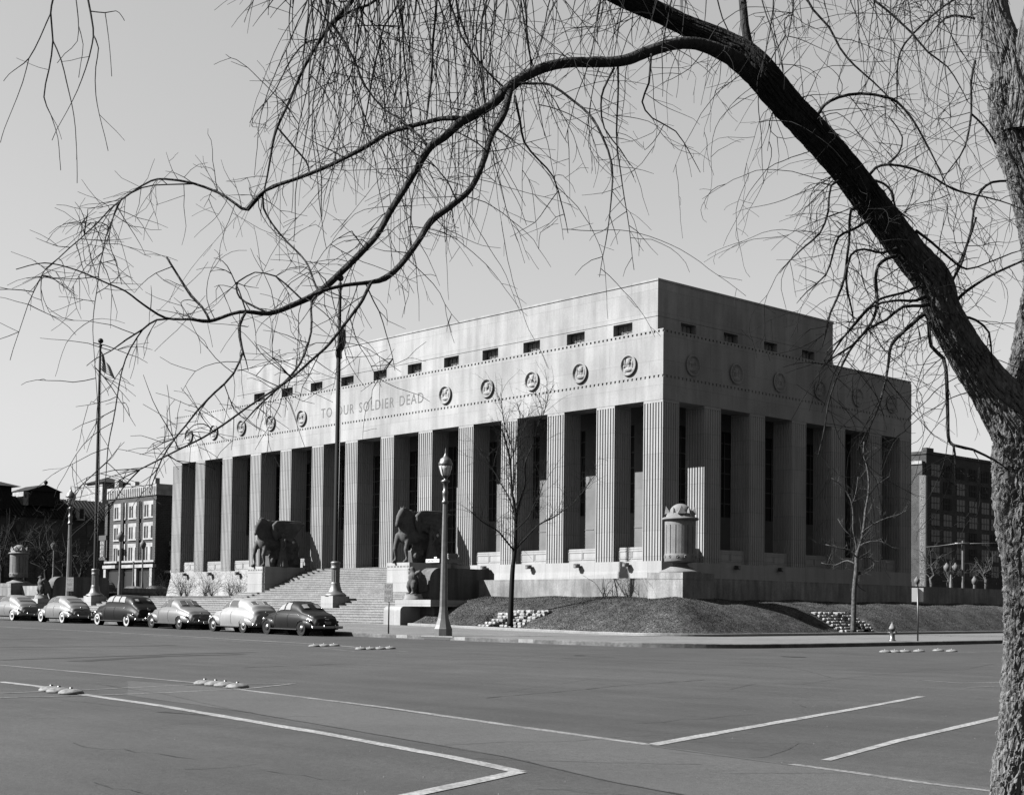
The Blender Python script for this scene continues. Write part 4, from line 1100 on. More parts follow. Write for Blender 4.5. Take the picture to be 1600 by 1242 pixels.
# profiles: (x, top z, belt z, belt half width, sill half width)
fastback = [(-2.38, .72, .62, .46, .42), (-2.25, .92, .72, .58, .55), (-2.0, 1.12, .82, .68, .66), (-1.6, 1.34, .93, .74, .74), (-1.1, 1.52, 1.0, .77, .78), (-.5, 1.63, 1.02, .78, .8), (.1, 1.64, 1.03, .78, .8),
            (.5, 1.56, 1.03, .77, .8), (.78, 1.36, 1.03, .74, .8), (1.0, 1.12, 1.0, .68, .76), (1.5, 1.07, .92, .54, .62), (2.0, 1.02, .84, .42, .48), (2.28, .92, .76, .34, .4), (2.38, .7, .6, .28, .34)]
coupe = [(-2.42, .66, .58, .5, .46), (-2.32, .84, .68, .6, .56), (-2.1, 1.0, .78, .68, .66), (-1.7, 1.11, .9, .73, .74), (-1.35, 1.17, .98, .75, .78), (-1.15, 1.34, 1.0, .76, .78), (-.85, 1.53, 1.01, .77, .8), (-.4, 1.63, 1.02, .78, .8),
         (.05, 1.64, 1.03, .78, .8), (.42, 1.55, 1.03, .77, .8), (.72, 1.34, 1.03, .74, .8), (.95, 1.12, 1.0, .68, .76), (1.5, 1.07, .92, .54, .62), (2.0, 1.02, .84, .42, .48), (2.28, .92, .76, .34, .4), (2.38, .7, .6, .28, .34)]
tudor = [(-2.36, .62, .56, .52, .48), (-2.3, .9, .68, .65, .62), (-2.12, 1.16, .82, .73, .72), (-1.85, 1.4, .94, .77, .78), (-1.35, 1.62, 1.02, .79, .81), (-.7, 1.71, 1.05, .8, .82), (.1, 1.71, 1.06, .8, .82),
         (.45, 1.6, 1.04, .77, .8), (.72, 1.38, 1.04, .74, .8), (.92, 1.14, 1.0, .66, .74), (1.4, 1.08, .92, .52, .6), (1.95, 1.02, .84, .4, .46), (2.22, .92, .76, .32, .38), (2.32, .7, .6, .26, .32)]
limo = [(-2.75, .74, .6, .54, .5), (-2.68, .98, .72, .62, .6), (-2.45, 1.14, .86, .68, .68), (-2.2, 1.28, .98, .72, .74), (-2.0, 1.5, 1.02, .75, .78), (-1.7, 1.65, 1.05, .77, .8), (-1.0, 1.75, 1.06, .79, .82), (.3, 1.77, 1.07, .79, .82),
        (.75, 1.7, 1.07, .78, .82), (.98, 1.5, 1.07, .76, .82), (1.12, 1.22, 1.05, .7, .78), (1.7, 1.18, .96, .54, .64), (2.4, 1.12, .88, .42, .5), (2.72, 1.0, .78, .36, .42), (2.8, .76, .62, .3, .36)]
G_ = lambda x, y: (G(x, y)+G(x, y+.0))/1
cars = [
 (.9, coupe, 2.95, car_paint('car_black', .006), 'shiny black notchback coupe parked last in the row before the flagpole pedestal',
  dict(win=[(-.42, .02, 8, 52, (.06, .0)), (.1, .7, 8, 52, (0, .2))], rear=[(-1.2, -.9, 60, 86), (-1.2, -.9, 94, 120)])),
 (-4.15, tudor, 2.85, car_paint('car_cream', .125), 'cream two-door sedan with round back and split rear window, parked behind the black coupe',
  dict(win=[(-.82, -.06, 10, 50, (.2, 0)), (.06, .7, 10, 50, (0, .22))], rear=[(-1.75, -1.5, 62, 86), (-1.75, -1.5, 94, 118)], runboard=True)),
 (-10.5, coupe, 2.95, car_paint('car_grey', .06), 'mid grey notchback coupe parked between the cream sedan and the big black sedan',
  dict(win=[(-.42, .02, 8, 52, (.06, .0)), (.1, .7, 8, 52, (0, .2))], rear=[(-1.22, -.88, 56, 87), (-1.22, -.88, 93, 124)])),
 (-16.6, limo, 3.45, car_paint('car_deep_black', .004), 'large black four-door sedan with white-wall tyres in the middle of the row',
  dict(white=True, win=[(-1.35, -.75, 10, 52, (.15, 0)), (-.65, .0, 10, 52), (.1, .78, 10, 52, (0, .16))], rear=[(-2.1, -1.88, 66, 84), (-2.1, -1.88, 96, 114)], squash=.5)),
 (-24.6, fastback, 2.95, car_paint('car_silver', .075), 'light grey fastback sedan with white-wall tyres, second from the left end of the row',
  dict(white=True, win=[(-.75, -.12, 12, 50, (.25, 0)), (-.02, .72, 12, 50, (0, .22))], rear=[(-1.75, -1.25, 60, 120)], runboard=False, rearfender=1.2)),
 (-31.8, fastback, 2.95, car_paint('car_dove', .08), 'light grey fastback sedan with white-wall tyres, first at the left end of the row',
  dict(white=True, win=[(-.75, -.12, 12, 50, (.25, 0)), (-.02, .72, 12, 50, (0, .22))], rear=[(-1.75, -1.25, 60, 120)], runboard=False, rearfender=1.2)),
]
for cx, prof, wb, paint, label, kw in cars:
    yc = -28.3+.86 if cx > -20 else -28.2+.86
    zc = (G(cx-1.4, yc)+G(cx+1.4, yc))/2
    tl = math.atan2(G(cx-1.4, yc)-G(cx+1.4, yc), 2.8)
    make_car(cx, yc, zc, paint, label, prof, wb=wb, tilt=-tl, rzoff=R(rnd.uniform(-.6, .6)), **kw)
# ================================================================== STATUES
def cap(b, pts, rad, n=12):
    b.tube([Vector(p) for p in pts], rad, n)
    b.ball(pts[0], rad[0] if isinstance(rad, (list, tuple)) else rad, 10, 8); b.ball(pts[-1], rad[-1] if isinstance(rad, (list, tuple)) else rad, 10, 8)
def human(b, x, y, z, h, lean=0, arm=1, robe=True):
    """standing draped figure facing -y"""
    s = h/7.5
    b.ball((x, y, z+h-.5*s), .42*s, 12, 10, (.85, .95, 1.15)); b.ball((x, y-.4*s, z+h-.62*s), .09*s, 8, 6)
    cap(b, [(x, y, z+h-1.1*s), (x, y, z+h-.8*s)], .2*s)
    cap(b, [(x, y, z+h-1.6*s), (x, y, z+h-2.6*s), (x, y, z+h-3.4*s)], [.62*s, .52*s, .55*s])
    b.ball((x, y, z+h-1.65*s), .75*s, 12, 8, (1.2, .6, .55))
    # arms: one raised to the horse, one hanging with the hand closed on the cloth
    cap(b, [(x-.8*s, y, z+h-1.6*s), (x-1.15*s, y-.3*s, z+h-1.1*s), (x-1.1*s, y-.7*s, z+h-.2*s)], [.25*s, .2*s, .13*s]); b.ball((x-1.1*s, y-.72*s, z+h-.1*s), .17*s, 8, 6)
    cap(b, [(x+.8*s, y, z+h-1.6*s), (x+.95*s, y+.1*s, z+h-2.8*s), (x+.75*s, y-.3*s, z+h-3.7*s)], [.25*s, .2*s, .13*s]); b.ball((x+.73*s, y-.35*s, z+h-3.85*s), .17*s, 8, 6)
    if robe:
        b.lathe([(.5*s, h-3.4*s), (.75*s, h-4.4*s), (.95*s, h-5.8*s), (1.25*s, 0)][::-1], c=(x, y, z), n=20)
        for k in range(14):
            a = 2*pi*k/14; cap(b, [(x+.62*s*math.cos(a), y+.62*s*math.sin(a), z+h-4*s), (x+1.22*s*math.cos(a), y+1.22*s*math.sin(a), z+.05)], [.07*s, .14*s], 6)
    else:
        for sd_ in (-1, 1): cap(b, [(x+.3*s*sd_, y, z+h-3.6*s), (x+.36*s*sd_, y-.1*s, z+h-5.4*s), (x+.4*s*sd_, y, z+.12)], [.4*s, .3*s, .18*s])
def winged_horse(x, z, label, fig):
    t = thing('winged_horse_statue', label, 'statue', (x, -2.2, z), group='winged horse statues beside the steps')
    b = MB(); H = lambda px, py, pz: (x+px, -2.2+py, z+pz)
    # barrel, chest, rump
    cap(b, [H(0, -1.25, 1.95), H(0, -.4, 1.9), H(0, .5, 1.9), H(0, 1.1, 1.95)], [.58, .6, .58, .6]); b.ball(H(0, -1.35, 2.0), .62, 14, 10, (.95, .8, 1.1)); b.ball(H(0, 1.15, 1.95), .62, 14, 10, (1, .9, 1.05))
    # arched neck and head tucked to the chest
    cap(b, [H(0, -1.3, 2.3), H(0, -1.35, 2.8), H(0, -1.3, 3.2), H(0, -1.45, 3.5), H(0, -1.7, 3.58)], [.55, .47, .38, .3, .24])
    cap(b, [H(0, -1.66, 3.58), H(0, -1.93, 3.2), H(0, -2.06, 2.85), H(0, -2.09, 2.66)], [.29, .24, .17, .17]); b.ball(H(0, -1.8, 3.2), .31, 10, 8, (.7, 1, 1.1)); b.ball(H(0, -2.12, 2.64), .19, 8, 6, (.9, .8, .85))
    b.ball(H(0, -1.15, 2.6), .8, 12, 10, (.62, 1, 1.25)); b.ball(H(0, -1.0, 3.2), .62, 12, 10, (.5, .95, 1.0))
    for s_ in (-1, 1): cap(b, [H(.12*s_, -1.62, 3.72), H(.15*s_, -1.72, 4.02)], [.1, .035], 6); b.ball(H(.17*s_, -1.92, 3.33), .05, 8, 6)
    for k in range(9):                                    # mane
        a = k/8; cap(b, [H(.12*(-1)**k, -1.5+.45*a, 3.86-.5*a), H(.3*(-1)**k, -.85+.2*a, 3.45-1.1*a)], [.09, .12], 8)
    # fore legs, hind legs with hocks
    for s_, fy in ((-1, -.3), (1, .12)):
        cap(b, [H(.34*s_, -1.4+fy, 1.9), H(.38*s_, -1.62+fy, 1.25), H(.36*s_, -1.7+fy, .95), H(.36*s_, -1.6+fy, .4), H(.36*s_, -1.66+fy, .12)], [.27, .17, .16, .1, .12]); cap(b, [H(.36*s_, -1.66+fy, .1), H(.36*s_, -1.82+fy, .06)], [.15, .13], 8)
        cap(b, [H(.36*s_, 1.2, 1.8), H(.42*s_, .85, 1.3), H(.38*s_, 1.35, .85), H(.38*s_, 1.2, .35), H(.38*s_, 1.1, .1)], [.42, .3, .15, .11, .15])
    cap(b, [H(0, 1.65, 2.2), H(0, 1.85, 1.6), H(0, 1.75, .8)], [.14, .2, .14])
    # rock mass under the belly
    b.ball(H(0, .6, .7), 1.0, 14, 10, (.6, 1.45, 1.15)); b.box(x-.55, x+.55, -3.05, -.3, z, z+.9); b.box(x-.45, x+.45, -2.6, -.5, z+.8, z+1.6)
    for k in range(6): b.ball(H(.45, -.7+.42*k, .5+.25*math.sin(k*2.1)), .3, 8, 6)
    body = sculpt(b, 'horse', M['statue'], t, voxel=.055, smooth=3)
    for s_ in (-1, 1):                                    # wings with rows of feathers
        b = MB(); W0 = .62*s_
        for r_ in range(4):
            n = 9+r_*2
            for k in range(n):
                u = k/(n-1)
                y0 = -.6+.2*r_; zt = 3.55-.27*r_-.03*u
                L = (2.7-.5*r_)*(1-.12*u)
                zz = 3.62-(.24+.3*r_)-u*.34+(.0)
                cap(b, [H(W0+.035*s_*(3-r_), y0+u*.1, zz+.12), H(W0+.03*s_*(3-r_)+.1*s_, y0+L*.5, zz+.16-u*.1), H(W0+.03*s_*(3-r_)+.12*s_, y0+L*(1-u*.22), zz+.2-.32*u)], [.11, .1, .05], 6)
        cap(b, [H(W0*.8, -.5, 2.3), H(W0, -.78, 2.9), H(W0*1.05, -.78, 3.35), H(W0*1.1, -.55, 3.6), H(W0*1.1, 0, 3.68), H(W0*1.15, 1.0, 3.7), H(W0*1.15, 1.9, 3.72)], [.22, .22, .18, .14, .1, .08, .05])
        b.ball(H(W0*.9, -.2, 2.75), .5, 12, 8, (.4, 1, 1))
        sculpt(b, 'wing', M['statue'], t, voxel=.045, smooth=2)
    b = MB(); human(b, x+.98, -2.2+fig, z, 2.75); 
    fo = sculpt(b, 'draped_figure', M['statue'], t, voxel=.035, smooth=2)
    return t
winged_horse(-21.02, 4.62, 'large stone winged horse with draped figure, nearer one, right of the steps', .25)
winged_horse(-39.35, 4.62, 'smaller-looking stone winged horse with draped figure, left of the steps', -.15)
def eagle(x, y, z, label):
    t = thing('eagle_statue', label, 'statue', (x, y, z), group='stone eagles at the stair ends')
    b = MB(); b.lathe([(.56, 0), (.56, .08), (.52, .1), (.52, .2), (.48, .22), (.48, .32)], c=(x, y, z), n=32); b.build('round_plinth', M['terrace'], t)
    b = MB(); E = lambda px, py, pz: (x+px, y+py, z+.32+pz)
    b.ball(E(0, 0, .78), .33, 14, 12, (.95, .95, 1.35)); b.ball(E(0, -.06, .95), .3, 12, 10, (1, .9, 1))
    cap(b, [E(0, -.02, 1.1), E(-.02, -.05, 1.3), E(-.05, -.08, 1.42)], [.2, .15, .14])
    cap(b, [E(-.1, -.12, 1.44), E(-.2, -.2, 1.42), E(-.24, -.24, 1.34)], [.09, .055, .02], 8)
    for s_ in (-1, 1):
        cap(b, [E(.17*s_, -.1, .62), E(.2*s_, -.16, .38), E(.18*s_, -.14, .14)], [.2, .17, .09])
        for k in (-1, 0, 1): cap(b, [E(.18*s_, -.16, .07), E((.18*s_+.08*k), -.32, .03)], [.06, .035], 6)
        cap(b, [E(.18*s_, -.1, .06), E(.18*s_, .02, .03)], [.05, .03], 6)
    cap(b, [E(0, .2, .6), E(0, .34, .1)], [.2, .16])
    sculpt(b, 'eagle', M['statue'], t, voxel=.03, smooth=2)
    for s_ in (-1, 1):
        b = MB()
        cap(b, [E(.3*s_, -.02, 1.18), E(.42*s_, .05, 1.25), E(.5*s_, .15, 1.1)], [.12, .12, .1])
        for k in range(7): cap(b, [E((.3+.035*k)*s_, .02+.05*k, 1.15-.02*k), E((.34+.03*k)*s_, .1+.06*k, .75), E((.3+.03*k)*s_, .16+.07*k, .08+.02*k)], [.08, .07, .035], 6)
        sculpt(b, 'wing', M['statue'], t, voxel=.03, smooth=1)
    return t
eagle(-4.2, -16.25, 1.84, 'stone eagle on a round plinth at the right end of the steps')
eagle(-52.2, -16.25, 1.84, 'small stone eagle on a round plinth above the parked cars at far left')
# ================================================================== THE BIG LEANING TREE
def bark_mat(name, v, far=1.0):
    m = bpy.data.materials.new(name); m.use_nodes = True; t = m.node_tree; b = t.nodes['Principled BSDF']
    b.inputs['Roughness'].default_value = .95; b.inputs['Specular IOR Level'].default_value = .05
    geo = t.nodes.new('ShaderNodeNewGeometry'); n = t.nodes.new('ShaderNodeTexNoise'); n.inputs['Scale'].default_value = 70; n.inputs['Detail'].default_value = 8
    mp_ = t.nodes.new('ShaderNodeMapping'); mp_.inputs['Scale'].default_value = (1, 1, .22)
    t.links.new(geo.outputs['Position'], mp_.inputs[0]); t.links.new(mp_.outputs[0], n.inputs['Vector'])
    r = t.nodes.new('ShaderNodeMapRange'); r.inputs[1].default_value = .3; r.inputs[2].default_value = .7; r.inputs[3].default_value = v*.6; r.inputs[4].default_value = v*1.4
    t.links.new(n.outputs[0], r.inputs[0]); cc = t.nodes.new('ShaderNodeCombineColor')
    # bole left paler; shaded look of the limb put into bark colour by distance
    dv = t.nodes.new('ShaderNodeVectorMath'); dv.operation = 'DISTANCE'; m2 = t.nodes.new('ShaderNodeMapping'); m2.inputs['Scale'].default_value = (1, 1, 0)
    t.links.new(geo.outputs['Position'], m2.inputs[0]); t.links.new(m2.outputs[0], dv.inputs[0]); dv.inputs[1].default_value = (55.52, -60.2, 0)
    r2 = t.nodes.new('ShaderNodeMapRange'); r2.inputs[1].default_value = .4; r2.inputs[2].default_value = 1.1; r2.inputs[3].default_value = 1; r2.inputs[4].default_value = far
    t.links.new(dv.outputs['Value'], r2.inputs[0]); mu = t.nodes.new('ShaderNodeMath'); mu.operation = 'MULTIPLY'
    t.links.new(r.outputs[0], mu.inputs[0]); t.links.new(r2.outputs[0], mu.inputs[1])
    for i in range(3): t.links.new(mu.outputs[0], cc.inputs[i])
    t.links.new(cc.outputs[0], b.inputs['Base Color'])
    u = t.nodes.new('ShaderNodeBump'); u.inputs['Strength'].default_value = 1.0; u.inputs['Distance'].default_value = .02
    t.links.new(n.outputs[0], u.inputs['Height']); t.links.new(u.outputs[0], b.inputs['Normal'])
    return m
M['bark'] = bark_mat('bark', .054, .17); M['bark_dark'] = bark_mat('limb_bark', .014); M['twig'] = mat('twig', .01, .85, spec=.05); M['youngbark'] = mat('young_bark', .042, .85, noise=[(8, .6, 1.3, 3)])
from mathutils import noise as mn
def spline(P, step=.05, val=None):
    """Catmull-Rom through points; returns samples of (pos, radius)"""
    out_ = []; n = len(P)
    for i in range(n-1):
        p0, p1, p2, p3 = P[max(i-1, 0)], P[i], P[i+1], P[min(i+2, n-1)]
        L = (p2[0]-p1[0]).length; m = max(2, int(L/step))
        for k in range(m):
            t = k/m
            f = lambda a, b_, c, d: ((b_*2)+(c-a)*t+(a*2-b_*5+c*4-d)*t*t+(b_*3-a-c*3+d)*t*t*t)*.5
            out_.append((f(p0[0], p1[0], p2[0], p3[0]), p1[1]+(p2[1]-p1[1])*t))
    out_.append(P[-1]); return out_
def thick(mb, S, n=40, rough=.06, ridges=13, seed=0, lumps=.05, rf=1.0):
    """bark-covered limb: ring mesh displaced by long ridged furrows"""
    N = len(S); u = (S[1][0]-S[0][0]).normalized().orthogonal().normalized(); rows = []; al = 0; prev = S[0][0]
    for i, (p, r) in enumerate(S):
        t = (S[min(i+1, N-1)][0]-S[max(i-1, 0)][0]).normalized(); u = (u-t*u.dot(t)).normalized(); v = t.cross(u)
        al += (p-prev).length; prev = p; row = []
        for k in range(n):
            a = 2*pi*k/n; c, s_ = math.cos(a), math.sin(a)
            wob = mn.noise(Vector((c*1.3, s_*1.3, al*3+seed)))*1.6
            aw = a+.10*mn.noise(Vector((c*2, s_*2, al*2.0+seed)))+.035*mn.noise(Vector((c*6, s_*6, al*9+seed))); cw, sw = math.cos(aw), math.sin(aw); RR = ridges/3.0
            fr = mn.noise(Vector((cw*RR, sw*RR, al*4.2*rf+seed))); fr2 = mn.noise(Vector((cw*RR*1.9, sw*RR*1.9, al*11*rf+seed*2)))
            d = -rough*math.exp(-(fr/.10)**2)-rough*.5*math.exp(-(fr2/.10)**2)+rough*.45*mn.noise(Vector((cw*RR*3, sw*RR*3, al*30+seed)))+lumps*.5*mn.noise(Vector((c*1.2, s_*1.2, al*1.6+seed)))
            q = p+(u*c+v*s_)*r*(1+d); row.append((q.x, q.y, q.z))
        rows.append(row)
    mb.grid(rows, close=True, smooth=n < 100)
big = thing('weeping_tree', 'large bare weeping tree leaning over the street, thick furrowed trunk at the right edge', 'tree', (55.52, -60.2, -.3))
TP = lambda x, y, hw, t: (PT(x, y, t), hw*t/CF)
def build_limb(pts, m, name, n=40, step=.02, rough=.06, ridges=13, seed=0, parent=big, lumps=.05):
    S = spline([TP(*p) for p in pts], step); mb = MB(); thick(mb, S, n, rough, ridges, seed, lumps); mb.build(name, m, parent); return S
TR = 7.0
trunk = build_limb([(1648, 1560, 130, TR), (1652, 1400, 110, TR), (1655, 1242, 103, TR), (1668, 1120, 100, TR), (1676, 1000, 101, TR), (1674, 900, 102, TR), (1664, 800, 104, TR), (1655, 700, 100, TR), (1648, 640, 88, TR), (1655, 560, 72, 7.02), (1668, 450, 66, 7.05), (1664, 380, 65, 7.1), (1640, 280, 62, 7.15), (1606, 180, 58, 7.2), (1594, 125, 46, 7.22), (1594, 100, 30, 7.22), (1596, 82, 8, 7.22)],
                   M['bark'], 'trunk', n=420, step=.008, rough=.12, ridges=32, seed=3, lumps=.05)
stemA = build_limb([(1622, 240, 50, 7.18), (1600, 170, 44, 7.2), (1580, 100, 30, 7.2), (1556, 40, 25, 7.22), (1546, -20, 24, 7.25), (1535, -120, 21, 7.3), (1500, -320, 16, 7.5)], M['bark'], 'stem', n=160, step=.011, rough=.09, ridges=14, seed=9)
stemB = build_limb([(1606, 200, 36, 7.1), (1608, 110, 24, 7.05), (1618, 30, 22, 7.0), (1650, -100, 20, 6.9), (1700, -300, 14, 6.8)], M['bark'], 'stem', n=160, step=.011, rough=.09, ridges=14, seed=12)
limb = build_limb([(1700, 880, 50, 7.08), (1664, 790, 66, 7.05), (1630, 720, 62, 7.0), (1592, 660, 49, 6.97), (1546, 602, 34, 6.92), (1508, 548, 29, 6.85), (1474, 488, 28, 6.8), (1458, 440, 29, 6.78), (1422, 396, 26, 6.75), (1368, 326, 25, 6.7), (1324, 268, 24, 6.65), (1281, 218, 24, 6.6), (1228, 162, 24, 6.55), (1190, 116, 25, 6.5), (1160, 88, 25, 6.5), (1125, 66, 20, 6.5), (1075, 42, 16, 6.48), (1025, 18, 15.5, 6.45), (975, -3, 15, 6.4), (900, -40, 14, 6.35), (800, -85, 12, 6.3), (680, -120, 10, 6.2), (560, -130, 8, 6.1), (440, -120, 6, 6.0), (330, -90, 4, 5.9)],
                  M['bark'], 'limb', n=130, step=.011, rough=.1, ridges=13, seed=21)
b1 = build_limb([(1175, 105, 16, 6.5), (1140, 88, 13, 6.45), (1110, 75, 10.5, 6.4), (1081, 68, 9.5, 6.35), (1050, 70, 9, 6.3), (1010, 82, 9, 6.25), (975, 95, 8.5, 6.2), (930, 98, 8, 6.15), (890, 98, 8, 6.1), (850, 106, 8, 6.05), (818, 121, 8, 6.0), (795, 138, 8.5, 5.95), (767, 165, 7, 5.9), (736, 182, 7.5, 5.87), (719, 192, 7, 5.85), (695, 214, 5.8, 5.85), (672, 230, 6, 5.83), (651, 264, 5, 5.8), (631, 297, 5, 5.8), (611, 328, 5.3, 5.75), (591, 365, 4.6, 5.7), (570, 389, 5, 5.65), (540, 419, 5, 5.6), (499, 456, 5.2, 5.55), (455, 478, 4.2, 5.5), (420, 490, 3.7, 5.45), (385, 487, 3, 5.4), (364, 490, 2.6, 5.4), (327, 502, 2.8, 5.35), (297, 499, 2, 5.3), (259, 497, 1.9, 5.3), (224, 476, 1.6, 5.25), (196, 455, 1.4, 5.2), (168, 443, 1.3, 5.2), (119, 422, 1.1, 5.15), (70, 411, .9, 5.1), (25, 421, .7, 5.05)],
                M['bark_dark'], 'limb', n=24, step=.025, rough=.07, ridges=8, seed=33, lumps=.12)
b2 = build_limb([(797, 138, 6, 5.95), (787, 179, 5, 5.85), (767, 213, 5, 5.8), (756, 250, 4.8, 5.7), (736, 294, 4.6, 5.65), (706, 321, 4.8, 5.6), (673, 346, 5.4, 5.55), (655, 375, 4.6, 5.5), (625, 415, 4.6, 5.4), (601, 435, 4.8, 5.35), (580, 441, 3.4, 5.3), (538, 446, 2.8, 5.25), (500, 456, 2.6, 5.2), (470, 470, 1.6, 5.15)],
                M['bark_dark'], 'limb', n=20, step=.025, rough=.07, ridges=8, seed=41, lumps=.12)
